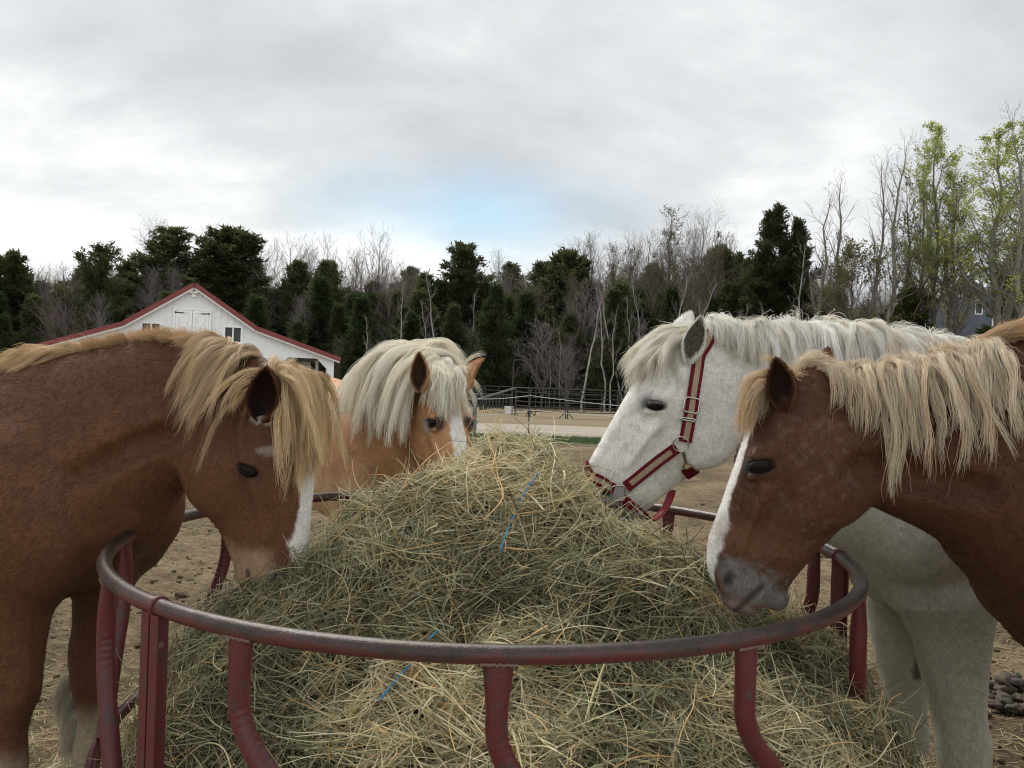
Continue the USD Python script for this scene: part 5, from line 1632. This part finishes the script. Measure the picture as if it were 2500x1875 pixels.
hair_group(h, r, 'mane', along(h, [(535, 843), (570, 856), (605, 873), (624, 882)]), 80, 34, L3((0, .24), (.5, .30), (1, .33)), D3((.12, -.85, .30)), grav=.20, noise=.08, palette=((.50, .36, .20), (.60, .46, .29), (.36, .24, .13)), layer=.02, seed=3, clump=.85, lat=(-.02, .03), bend=D3((-.30, -.1, 0)), spread=.008)
hair_group(h, r, 'forelock', along(h, [(662, 896), (685, 912), (708, 932)]), 90, 49, L3((0, .33), (1, .36)), lambda x: (.26, -.22, .10), grav=.26, noise=.085, palette=((.56, .39, .20), (.64, .49, .29), (.40, .26, .13)), layer=.020, seed=4, clump=.8, lat=(-.02, .07), spread=.012)
hair_group(h, r, 'forelock', along(h, [(676, 905), (704, 928)]), 34, 43, L3((0, .34), (1, .38)), lambda x: (.32, -.5, .1), grav=.26, noise=.085, palette=((.52, .36, .19), (.62, .46, .27), (.36, .23, .12)), layer=.015, seed=5, clump=.85, lat=(-.075, -.03), spread=.010)
k = h.px(195, 1690, .17)
hair_group(h, r, 'feather', np.array([[k[0] - .035, .17, .50], [k[0] - .045, .17, .40], [k[0] - .05, .17, .28]]), 50, 30, D3(.20), D3((-.8, -.2, -.3)), grav=.3, noise=.085, palette=((.52, .47, .36), (.60, .55, .44)), layer=.03, seed=6, clump=.6, lat=(-.05, .05))

# --- white
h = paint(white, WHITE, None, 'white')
h.lash = (.45, .42, .38)
r = thing('white_horse', 'white horse with a grey muzzle, the only one wearing a red halter', 'horse', 'horses eating around the hay feeder')
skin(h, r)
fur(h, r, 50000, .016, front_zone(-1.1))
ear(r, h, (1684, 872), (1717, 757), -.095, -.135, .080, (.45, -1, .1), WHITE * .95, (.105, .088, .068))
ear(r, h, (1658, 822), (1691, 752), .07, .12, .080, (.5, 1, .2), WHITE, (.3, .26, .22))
hair_group(h, r, 'mane', along(h, [(1722, 800), (1800, 804), (1880, 800), (1960, 796), (2050, 803)]), 190, 49, L3((0, .14), (.25, .19), (.6, .27), (1, .32)), lambda x: (.05, -.85, .38), grav=.24, noise=.07, palette=SNOW, layer=.02, seed=11, clump=.72, wave=.05, lat=(-.02, .02))
hair_group(h, r, 'mane', along(h, [(2050, 803), (2130, 818), (2210, 834), (2290, 846)]), 120, 49, L3((0, .34), (1, .30)), lambda x: (-.2, -.8, .42), grav=.22, noise=.07, palette=SNOW, layer=.025, seed=12, clump=.7, wave=.06, lat=(-.02, .02))
hair_group(h, r, 'mane', along(h, [(1738, 797), (1900, 799), (2100, 810), (2260, 840)]), 40, 16, L3((0, .10), (1, .12)), lambda x: (-.8, -.4, .10), grav=.2, noise=.08, palette=SNOW, layer=.03, seed=13, clump=.3, wave=.08, spread=.016, width=.0009)
hair_group(h, r, 'forelock', along(h, [(1690, 803), (1668, 815), (1645, 830)]), 95, 49, L3((0, .27), (1, .25)), lambda x: (.85, -.2, .05), grav=.14, noise=.08, palette=((.74, .69, .57), (.78, .75, .66), (.66, .58, .42)), layer=.010, seed=14, clump=.75, lat=(-.05, .05))

# --- right, roan-faced chestnut
h = paint(right, CHEST * .72, (.20, .985, .050, .012), 'right')
r = thing('chestnut_horse', 'brown horse with stringy pale mane and grey freckled muzzle, right of the feeder', 'horse', 'horses eating around the hay feeder')
skin(h, r)
fur(h, r, 56000, .0145, front_zone(-1.2))
ear(r, h, (1920, 984), (1889, 857), -.08, -.115, .080, (.75, -1, .1), CHEST * .8, (.026, .014, .010))
ear(r, h, (1992, 918), (2028, 836), .075, .11, .055, (.3, 1, .3), CHEST * 1.5, (.07, .04, .025), block=False)
hair_group(h, r, 'mane', along(h, [(1985, 922), (2020, 921), (2080, 914), (2130, 905)]), 24, 43, L3((0, .15), (.5, .21), (1, .27)), lambda x: (-.1, -.95, .10), grav=.24, noise=.08, palette=BLOND, layer=.012, seed=21, clump=.93, wave=.075, spread=.0085, lat=(-.015, .02))
hair_group(h, r, 'mane', along(h, [(2120, 906), (2200, 890), (2290, 872), (2350, 858)]), 48, 46, L3((0, .36), (.4, .40), (1, .34)), lambda x: (-.05, -.95, .12), grav=.24, noise=.08, palette=BLOND, layer=.008, seed=22, clump=.95, wave=.085, spread=.0085, lat=(-.015, .02))
hair_group(h, r, 'mane', along(h, [(2340, 860), (2385, 850), (2425, 843)]), 34, 43, L3((0, .30), (1, .33)), lambda x: (.05, -.95, .12), grav=.24, noise=.08, palette=BLOND, layer=.012, seed=23, clump=.93, wave=.08, spread=.0085, lat=(-.015, .02))
hair_group(h, r, 'mane', along(h, [(1985, 922), (2130, 905), (2290, 872), (2400, 847)]), 60, 30, L3((0, .07), (1, .11)), lambda x: (-.35, -.85, .12), grav=.2, noise=.08, palette=BLOND, layer=.008, seed=26, clump=.5, wave=.04, spread=.013, lat=(-.03, .03))
hair_group(h, r, 'mane', along(h, [(2375, 838), (2430, 832), (2520, 830)]), 46, 43, L3((0, .17), (1, .2)), lambda x: (-.9, -.3, .15), grav=.12, noise=.085, palette=((.50, .33, .18), (.58, .42, .25)), layer=.02, seed=24, clump=.6, lat=(-.02, .03), bend=D3((-.8, -.1, .25)))
hair_group(h, r, 'mane', along(h, [(1958, 920), (1975, 922), (2000, 922)]), 30, 37, D3(.09), lambda x: (-.95, -.3, .0), grav=.1, noise=.085, palette=BLOND, layer=.008, seed=27, clump=.5, lat=(-.02, .04), bend=D3((-1.2, -.1, -.2)))
hair_group(h, r, 'forelock', along(h, [(1930, 907), (1900, 930), (1880, 952)]), 60, 46, L3((0, .20), (1, .155)), lambda x: (.75, -.15, .25), grav=.22, noise=.08, palette=((.50, .33, .17), (.58, .42, .24), (.66, .58, .44)), layer=.02, seed=25, clump=.8, lat=(-.05, .05))

# --- far, pale chestnut
h = paint(back, PALO, (.10, .99, .038, .012), 'back')
r = thing('pale_chestnut_horse', 'golden chestnut horse with long thick cream mane, facing the camera from behind the feeder', 'horse', 'horses eating around the hay feeder')
skin(h, r)
fur(h, r, 22000, .017, lambda c: np.where(c[:, 0] > -.9, 1.0, .5) * np.where(c[:, 1] < .2, 1.0, .3), thick=.0012)
W = lambda u, v, d: h.local(at_depth(u, v, d))


def ear_at(root, h, base, tip, width, open_dir, outer, inner):
    old = h.px
    b, t = W(*base), W(*tip)
    seq = iter([b, t])
    h.px = lambda u, v, l=0: next(seq)
    ear(root, h, (0, 0), (0, 0), 0, 0, width, open_dir, outer, inner)
    h.px = old


ear_at(r, h, (1028, 945, 3.74), (1022, 848, 3.68), .088, (.9, -.9, .1), PALO * .85, (.045, .026, .016))
ear_at(r, h, (1128, 936, 3.82), (1187, 868, 3.86), .105, (.3, .9, .5), PALO * 1.1, (.08, .045, .028))
cr_pts = np.array([[.02, 0, 1.74], [.15, 0, 1.79], [.30, 0, 1.82], [.46, 0, 1.81], [.60, 0, 1.77], [.70, 0, 1.71]])
hair_group(h, r, 'mane', cr_pts, 210, 43, L3((0, .40), (.5, .52), (1, .44)), lambda x: (.12, -.85, .18), grav=.22, noise=.065, palette=IVORY, layer=.05, seed=31, clump=.6, wave=.04, lat=(-.03, .02), spread=.014, width=.0012)
hair_group(h, r, 'mane', cr_pts[2:5], 30, 37, D3(.30), lambda x: (.1, .7, .4), grav=.2, noise=.08, palette=IVORY, layer=.04, seed=32, clump=.6, wave=.04, lat=(-.02, .03), spread=.014, width=.0012)
hair_group(h, r, 'forelock', np.array([[.66, 0, 1.74], [.70, 0, 1.71], [.75, 0, 1.68]]), 130, 43, L3((0, .29), (1, .26)), lambda x: (.85, 0, .1), grav=.2, noise=.09, palette=IVORY, layer=.02, seed=33, clump=.65, wave=.03, lat=(-.06, .045), spread=.013, width=.0012)

# ------------------------------------------------------------------ halter on the white horse
h = white
halter_red = material('halter_red', {'g': ('geometry', {}), 'n': ('noise_texture', {'scale': 420.0, 'detail': 2.0}), 'r': ('rgb_ramp', {'ramp': [(.3, (.095, .008, .013)), (.7, (.15, .014, .022))]}), 'b': ('bump', {'strength': .4, 'distance': .002}), 'p': ('principled_bsdf', {'roughness': .85, 'specular_ior_level': .12})},
                      [('g.position', 'n.vector'), ('n.fac', 'r.fac'), ('r.color', 'p.base_color'), ('n.fac', 'b.height'), ('b.normal', 'p.normal')])
halter_tan = material('halter_tan', {'g': ('geometry', {}), 'n': ('noise_texture', {'scale': 180.0, 'detail': 4.0}), 'r': ('rgb_ramp', {'ramp': [(.3, (.24, .17, .105)), (.7, (.38, .29, .19))]}), 'p': ('principled_bsdf', {'roughness': .6})}, [('g.position', 'n.vector'), ('n.fac', 'r.fac'), ('r.color', 'p.base_color')])
nickel = material('nickel', {'p': ('principled_bsdf', {'base_color': (.62, .60, .57), 'metallic': 1.0, 'roughness': .25})})
brass = material('dull_brass', {'p': ('principled_bsdf', {'base_color': (.30, .23, .13), 'metallic': .9, 'roughness': .42})})
ht = thing('halter', 'red webbing halter with tan padding and metal rings on the head of the white horse', 'halter')


def trace(u, v):
    r_ = ray(u, v)
    t = (h.P0 - EYE) @ h.n / (r_ @ h.n) - .35
    for _ in range(120):
        q = h.local(EYE + r_ * t)[None]
        d = h.sdf(q)[0]
        if abs(d) < 2e-4:
            break
        t += d * .6
    return q[0]


def smooth_path(p, n=40):
    p = np.asarray(p)
    t = np.r_[0, np.cumsum(np.linalg.norm(np.diff(p, axis=0), axis=1))]
    return PchipInterpolator(t, p, axis=0)(np.linspace(0, t[-1], n))


def strap(parent, name, p, width, mat, gap=.003, thick=.0035, hug=True, nrm=None):
    p = smooth_path(p, 48)
    g = h.grad(p, .012) if nrm is None else nrm(p)
    if hug:
        for _ in range(3):
            p = p - g * (h.sdf(p) - gap - .001)[:, None]
            g = h.grad(p, .012)
    for _ in range(4):
        g[1:-1] = (g[:-2] + g[1:-1] * 2 + g[2:]) / 4
    t = unit(np.gradient(p, axis=0))
    g = unit(g - t * (g * t).sum(1, keepdims=True))
    s = np.cross(t, g)
    K = [(-1, 0), (-1, .8), (-.9, 1), (.9, 1), (1, .8), (1, 0)]
    v = np.concatenate([(p + s * (a * width / 2) + g * (b * thick))[:, None] for a, b in K], 1)
    n, k = len(p), len(K)
    f = []
    for i in range(n - 1):
        for j in range(k):
            f.append([i * k + j, i * k + (j + 1) % k, (i + 1) * k + (j + 1) % k, (i + 1) * k + j])
    m = trimesh.Trimesh(h.world(v.reshape(-1, 3)), np.vstack([np.array(f)[:, [0, 1, 2]], np.array(f)[:, [0, 2, 3]]]), process=False)
    m.fix_normals()
    return part(parent, name, m, mat, smooth=45)


def both(parent, name, px_pts, width, gap=.004, pad=True, trim=(.06, .94), extra=None):
    """A strap on the near side and its mirror image on the far one."""
    q = np.array([trace(*a) for a in px_pts])
    for sgn in (1, -1):
        p = q * np.array([1, sgn, 1])
        s = strap(parent, name, p, width, halter_red, gap)
        if pad:
            pp = smooth_path(p, 60)[int(60 * trim[0]):int(60 * trim[1])]
            strap(s, 'padding', pp, width * .46, halter_tan, gap + .0035, .0018)
    return q


crown = [(1737, 815), (1720, 845), (1706, 868), (1701, 900), (1693, 950), (1686, 1000), (1678, 1045), (1672, 1078)]
q = both(ht, 'cheek_strap', crown, .046, trim=(.0, .99))
top = h.px(1750, 798)
strap(ht, 'crown_strap', [q[0], (top + q[0]) / 2 + [0, -.03, .02], top, ((top + q[0]) / 2 + [0, -.03, .02]) * [1, -1, 1], q[0] * [1, -1, 1]], .042, halter_red, .004)
both(ht, 'side_strap', [(1652, 1092), (1622, 1114), (1590, 1139), (1556, 1166), (1527, 1189)], .042, trim=(.1, .92))
nose = np.array([trace(*a) for a in [(1499, 1194), (1482, 1185), (1462, 1172), (1446, 1163)]])
ntop = h.px(1430, 1136)
nb = np.vstack([nose, ntop[None], (nose * [1, -1, 1])[::-1]])
s = strap(ht, 'noseband', nb, .040, halter_red, .004)
strap(s, 'padding', smooth_path(nb, 60)[3:19], .017, halter_tan, .0075, .0018)
chin = np.vstack([trace(1519, 1217)[None], trace(1545, 1238)[None], h.px(1574, 1262, -.02)[None], h.px(1592, 1268, .0)[None], h.px(1612, 1254, .03)[None], h.px(1632, 1222, .05)[None], h.px(1640, 1196, .06)[None]])
cc = chin.mean(0) + np.array([0, 0, .06])
strap(ht, 'chin_strap', chin, .036, halter_red, hug=False, nrm=lambda p: unit(np.where(np.arange(len(p))[:, None] < 20, h.grad(p, .012), p - cc)))


def torus_at(c, normal, R, rr, name, mat, square=False):
    a = np.linspace(0, 2 * math.pi, 33)
    t1 = unit(np.cross(normal, [0, 0, 1.0]))
    t2 = np.cross(normal, t1)
    k = (np.abs(np.cos(a)) ** 5 + np.abs(np.sin(a)) ** 5) ** (-1 / 5) if square else np.ones(33)
    p = c + R * k[:, None] * (np.cos(a)[:, None] * t1 + np.sin(a)[:, None] * t2)
    return part(ht, name, tube(h.world(p), rr, 8, caps=False), mat, smooth=60)


for l in (1, -1):
    c = trace(1661, 1083)
    g = h.grad(c[None], .012)[0]
    torus_at((c + g * .008) * [1, l, 1], g * [1, l, 1], .027, .0028, 'ring', nickel)
    c = trace(1507, 1203)
    g = h.grad(c[None], .012)[0]
    torus_at((c + g * .008) * [1, l, 1], g * [1, l, 1], .026, .0028, 'square_ring', nickel, True)
# buckle and keeper on the near cheek
for (u, v), hw, hh, nm in (((1686, 990), .028, .026, 'buckle'), ((1678, 1024), .0255, .004, 'keeper')):
    c = trace(u, v)
    g = h.grad(c[None], .012)[0]
    t = unit(trace(u - 4, v + 24) - trace(u + 4, v - 24))
    s_ = np.cross(g, t)
    a = np.linspace(0, 2 * math.pi, 33)
    k = (np.abs(np.cos(a)) ** 6 + np.abs(np.sin(a)) ** 6) ** (-1 / 6)
    p = c + g * .010 + k[:, None] * (np.cos(a)[:, None] * s_ * hw + np.sin(a)[:, None] * t * hh)
    part(ht, nm, tube(h.world(p), .0036, 8, caps=False), nickel, smooth=60)
# snap and the short throat strap under the ring
a, b = trace(1668, 1104), trace(1676, 1138)
gg = h.grad(a[None], .012)[0]
p = np.linspace(a, b, 12) + gg * .009
part(ht, 'snap', tube(h.world(p), np.interp(np.arange(12), [0, 2, 6, 9, 10, 11], [.007, .006, .005, .008, .016, .016]), 10), brass, smooth=60)
strap(ht, 'throat_strap', [trace(1676, 1140), trace(1683, 1152), h.px(1692, 1166, -.05), h.px(1700, 1172, 0), h.px(1700, 1168, .05)], .042, halter_red, .006)
# ------------------------------------------------------------------ hay
HC = np.array([-.03, 2.82])


def hay_z(x, y):
    dx, dy = np.asarray(x) - HC[0], np.asarray(y) - HC[1]
    r = np.hypot(dx, dy)
    a = np.arctan2(dy, dx)
    rs = r * (1 - .07 * np.cos(a) - .03 * np.cos(2 * a + .5))
    z = np.interp(rs, [0, .14, .32, .46, .60, .80, .95, 1.10, 1.26, 1.50, 1.80, 2.1], [1.47, 1.42, 1.29, 1.19, 1.08, .94, .86, .74, .42, .17, .04, -.03])
    P = np.stack([np.asarray(x), np.asarray(y), 0 * r], -1)
    z = z - .10 * np.exp(-((np.asarray(x) + .25) ** 2 + (np.asarray(y) - 3.15) ** 2) / .09)
    z = z - .01 * np.exp(-((np.asarray(x) + .80) ** 2 + (np.asarray(y) - 2.5) ** 2) / .05)
    z = z - .21 * np.exp(-((np.asarray(x) - .36) ** 2 + (np.asarray(y) - 2.92) ** 2) / .05)
    k = np.clip(z / .3, 0, 1)
    return z + k * ((meshkit.fbm(P * 2.7, 3, 41) - .5) * .27 + (meshkit.fbm(P * 8.0, 3, 43) - .5) * .14)


def hay_frame(x, y):
    e = .02
    gx = (hay_z(x + e, y) - hay_z(x - e, y)) / (2 * e)
    gy = (hay_z(x, y + e) - hay_z(x, y - e)) / (2 * e)
    return unit(np.stack([-gx, -gy, np.ones_like(gx)], -1))


def hay_hit(u, v):
    r = ray(u, v)
    t = np.linspace(1.2, 4.2, 1500)
    p = EYE + r * t[:, None]
    i = np.argmax(p[:, 2] < hay_z(p[:, 0], p[:, 1]))
    return p[i]


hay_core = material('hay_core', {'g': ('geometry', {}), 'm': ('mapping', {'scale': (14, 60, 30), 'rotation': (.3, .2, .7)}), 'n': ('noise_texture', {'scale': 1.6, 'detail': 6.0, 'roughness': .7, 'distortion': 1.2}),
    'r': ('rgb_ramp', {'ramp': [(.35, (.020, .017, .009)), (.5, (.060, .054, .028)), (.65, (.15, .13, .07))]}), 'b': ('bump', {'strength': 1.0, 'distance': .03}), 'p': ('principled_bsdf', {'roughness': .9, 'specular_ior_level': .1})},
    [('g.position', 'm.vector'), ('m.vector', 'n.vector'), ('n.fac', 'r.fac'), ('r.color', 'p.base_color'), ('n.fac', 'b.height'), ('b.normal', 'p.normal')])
hay_mat = material('hay_strand', {'a': ('attribute', {'attribute': 'col'}), 'd': ('principled_bsdf', {'roughness': .55, 'specular_ior_level': .3}), 't': ('translucent_bsdf', {}), 'm': ('mix_closure', {'fac': .15})}, [('a.color', 'd.base_color'), ('a.color', 't.color'), ('d.BSDF', 'm.closure1'), ('t.BSDF', 'm.closure2')], surface='m.closure')
hay = thing('hay_pile', 'big heap of loose green gold hay filling the feeder and spilling through its bars', 'hay', kind='stuff')
rr_, aa_ = np.r_[0, np.linspace(.02, 2.1, 90)], np.linspace(0, 2 * np.pi, 161)[:-1]
R_, A_ = np.meshgrid(rr_, aa_, indexing='ij')
X_, Y_ = HC[0] + R_ * np.cos(A_), HC[1] + R_ * np.sin(A_)
v = np.stack([X_, Y_, hay_z(X_, Y_) - .025], -1).reshape(-1, 3)
i, j = np.meshgrid(np.arange(90), np.arange(160), indexing='ij')
q = np.stack([i * 160 + j, (i + 1) * 160 + j, (i + 1) * 160 + (j + 1) % 160, i * 160 + (j + 1) % 160], -1).reshape(-1, 4)
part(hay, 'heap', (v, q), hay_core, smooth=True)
rh = np.random.default_rng(23)


def strands(n, length, jit, lift, rmax=1.9, straw=.5, width=.0022, near=True):
    r = rmax * np.sqrt(rh.random(n * 3))
    a = rh.uniform(0, 2 * np.pi, n * 3)
    x, y = HC[0] + r * np.cos(a), HC[1] + r * np.sin(a)
    N = hay_frame(x, y)
    to = unit(EYE - np.stack([x, y, hay_z(x, y)], -1))
    w = np.clip((N * to).sum(1), .06, 1) / N[:, 2]
    w *= np.where(y < HC[1] + .9, 1, .5)
    k = rh.choice(n * 3, n, replace=False, p=w / w.sum())
    x, y, N = x[k], y[k], N[k]
    P = np.stack([x, y, 0 * x], -1)
    th = meshkit.fbm(P * 4.5, 2, 51) * 14 + rh.normal(0, .75, n)
    d = np.stack([np.cos(th), np.sin(th), 0 * th], -1)
    d = unit(d - N * (d * N).sum(1, keepdims=True)) + N * rh.normal(.02, lift, (n, 1))
    d = unit(d)
    L = np.minimum(length * np.exp(rh.normal(0, .5, (n, 1))), .42)
    c = np.stack([x, y, hay_z(x, y)], -1) + N * rh.uniform(-.02, jit, (n, 1))
    bend = unit(np.cross(d, N + rh.normal(0, .8, (n, 3)))) * rh.normal(0, .22, (n, 1)) * L
    kink = unit(rh.normal(0, 1, (n, 3))) * L * rh.uniform(0, .09, (n, 1))
    t = np.linspace(-.5, .5, 5)
    pts = c[:, None] + d[:, None] * (L * t)[..., None] + bend[:, None] * (t ** 2 * 2)[None, :, None]
    pts[:, 1] += kink
    pts[:, 3] += unit(rh.normal(0, 1, (n, 3))) * L * .03
    # nothing dives far below the heap's surface
    zz = hay_z(pts[..., 0], pts[..., 1])
    pts[..., 2] = np.maximum(pts[..., 2], zz - .03)
    pal = np.array([(.085, .075, .038), (.20, .20, .11), (.29, .295, .175), (.40, .345, .19), (.53, .46, .27), (.66, .59, .39)])
    m = np.clip((meshkit.fbm(P * 3.5, 3, 61) - .5) * 1.5 + rh.normal(straw - .05, .33, n), 0, .999) * 5
    j = m.astype(int)
    col = pal[j] + (pal[j + 1] - pal[j]) * (m - j)[:, None]
    warm = rh.random((n, 1)) < .10
    col = np.where(warm, col * np.array([1.15, .86, .62]), col) * rh.uniform(.75, 1.25, (n, 1))
    w = width * np.exp(rh.normal(0, .35, (n, 1))) * np.array([.75, 1, 1, .9, .5])
    return pts, w, col


for n, L, jit, lift, straw, wd in ((52000, .085, .014, .12, .42, .0018), (26000, .15, .022, .14, .48, .0017), (4200, .22, .035, .22, .62, .0018), (1500, .12, .012, .75, .60, .0019), (1600, .14, .02, .10, .42, .0046)):
    p, w, c = strands(n, L, jit, lift, straw=straw, width=wd)
    curves(hay, 'strands', p, w, hay_mat, col=c)

# stray straw trodden into the soil
n = 30000
y = rh.uniform(1.6, 11, n)
x = rh.uniform(-.72, .72, n) * y
keep = meshkit.fbm(np.stack([x, y, 0 * x], -1) * .9, 3, 71) + .25 * (np.hypot(x - HC[0], y - HC[1]) < 2.6) > rh.uniform(.3, .75, n)
x, y = x[keep], y[keep]
n = len(x)
th = rh.uniform(0, 6.28, n)
d = np.stack([np.cos(th), np.sin(th), rh.normal(0, .06, n)], -1) * (.07 * np.exp(rh.normal(0, .5, (n, 1))))
c = np.stack([x, y, lumps(x, y) + .008], -1)
k = rh.normal(0, .012, (n, 3)) * [1, 1, .3]
col = np.array([(.33, .27, .15)]) * rh.uniform(.5, 1.5, (n, 1)) * np.array([1, 1, 1])
tag(curves('/World', 'stray_straw', np.stack([c - d / 2, c + k, c + d / 2], 1), [.0026, .0034, .0022], hay_mat, col=col, label='stray straw trodden into the bare soil around the feeder', category='straw'), kind='stuff')

# blue twine
twine_mat = material('blue_twine', {'p': ('principled_bsdf', {'base_color': (.035, .20, .36), 'roughness': .5})})
tw = thing('baling_twine', 'bright blue baling twine caught across the top of the hay', 'twine')
for run in ([(1324, 1150), (1312, 1158), (1300, 1172), (1283, 1200), (1265, 1236), (1250, 1268), (1234, 1308), (1222, 1345)], [(1000, 1622), (985, 1640), (962, 1665), (942, 1690), (925, 1712)], [(1070, 1538), (1058, 1550), (1048, 1560)]):
    p = np.array([hay_hit(*a) for a in run])
    p = p + (EYE - p) / np.linalg.norm(EYE - p, axis=1, keepdims=True) * .034
    t = np.r_[0, np.cumsum(np.linalg.norm(np.diff(p, axis=0), axis=1))]
    p = PchipInterpolator(t, p, axis=0)(np.linspace(0, t[-1], 24))
    ph = np.linspace(0, 40 * t[-1], 24)
    ms = []
    for o in (0, math.pi):
        ms.append(tube(p + .0016 * np.stack([np.cos(ph * 6 + o), 0 * ph, np.sin(ph * 6 + o)], -1), .0021, 6))
    part(tw, 'cord', join(ms), twine_mat, smooth=60)

# a heap of droppings behind the white horse's legs
dung = material('dung', {'g': ('geometry', {}), 'n': ('noise_texture', {'scale': 30.0, 'detail': 5.0}), 'r': ('rgb_ramp', {'ramp': [(.35, (.022, .014, .009)), (.65, (.060, .042, .026))]}), 'b': ('bump', {'strength': .8, 'distance': .01}), 'p': ('principled_bsdf', {'roughness': .8})}, [('g.position', 'n.vector'), ('n.fac', 'r.fac'), ('r.color', 'p.base_color'), ('n.fac', 'b.height'), ('b.normal', 'p.normal')])
dc = on_ground(2445, 1685, .03)
ms = []
for k in range(80):
    s = trimesh.creation.icosphere(2, rh.uniform(.018, .042))
    v = np.array(s.vertices) * [1, 1, .7]
    v *= (1 + (meshkit.fbm(v * 45 + k, 3, 5) - .5) * 1.1)[:, None]
    o = rh.normal(0, 1, 2) * [.14, .16]
    v += np.array([dc[0] + o[0], dc[1] + o[1], .03 + .07 * math.exp(-(o @ o) / .02) * rh.random()])
    ms.append(trimesh.Trimesh(v, s.faces, process=False))
dr = thing('droppings', 'dark heap of horse droppings on the soil at the right edge', 'droppings')
for s in ms:
    part(dr, 'clod', s, dung, smooth=True)

# clods kicked up by hooves
pc = UsdGeom.PointInstancer.Define(stage, '/World/soil_clods')
paths = []
for k in range(4):
    c_ = trimesh.creation.icosphere(2, 1.0)
    v = np.array(c_.vertices) * [1, .85, .55]
    v = v * (1 + (meshkit.fbm(v * 1.6 + 7 * k, 3, 5) - .5) * 1.1)[:, None]
    q = f'/World/soil_clods/kinds/clod_{k}'
    usdkit.mesh(stage, q, (v, c_.faces), soil, smooth=60)
    paths.append(q)
pc.CreatePrototypesRel().SetTargets([Sdf.Path(q) for q in paths])
n = 9000
y = 1.8 + 10 * rh.random(n) ** 1.3
x = rh.uniform(-.75, .75, n) * y
keep = meshkit.fbm(np.stack([x, y, 0 * x], -1) * 1.7, 3, 91) > rh.uniform(.36, .62, n)
x, y = x[keep], y[keep]
n = len(x)
sz = .011 * np.exp(rh.normal(0, .55, n))
pc.CreatePositionsAttr(Vt.Vec3fArray.FromNumpy(np.stack([x, y, lumps(x, y) + sz * .15], -1).astype(np.float32)))
pc.CreateProtoIndicesAttr(Vt.IntArray.FromNumpy(rh.integers(0, 4, n).astype(np.int32)))
pc.CreateScalesAttr(Vt.Vec3fArray.FromNumpy(np.repeat(sz[:, None], 3, 1).astype(np.float32)))
an = rh.uniform(0, math.pi, n)
pc.CreateOrientationsAttr(Vt.QuathArray([Gf.Quath(float(math.cos(q)), Gf.Vec3h(0, 0, float(math.sin(q)))) for q in an]))
tag(pc, 'crumbs and clods of bare soil churned up around the feeder', 'soil', kind='stuff')
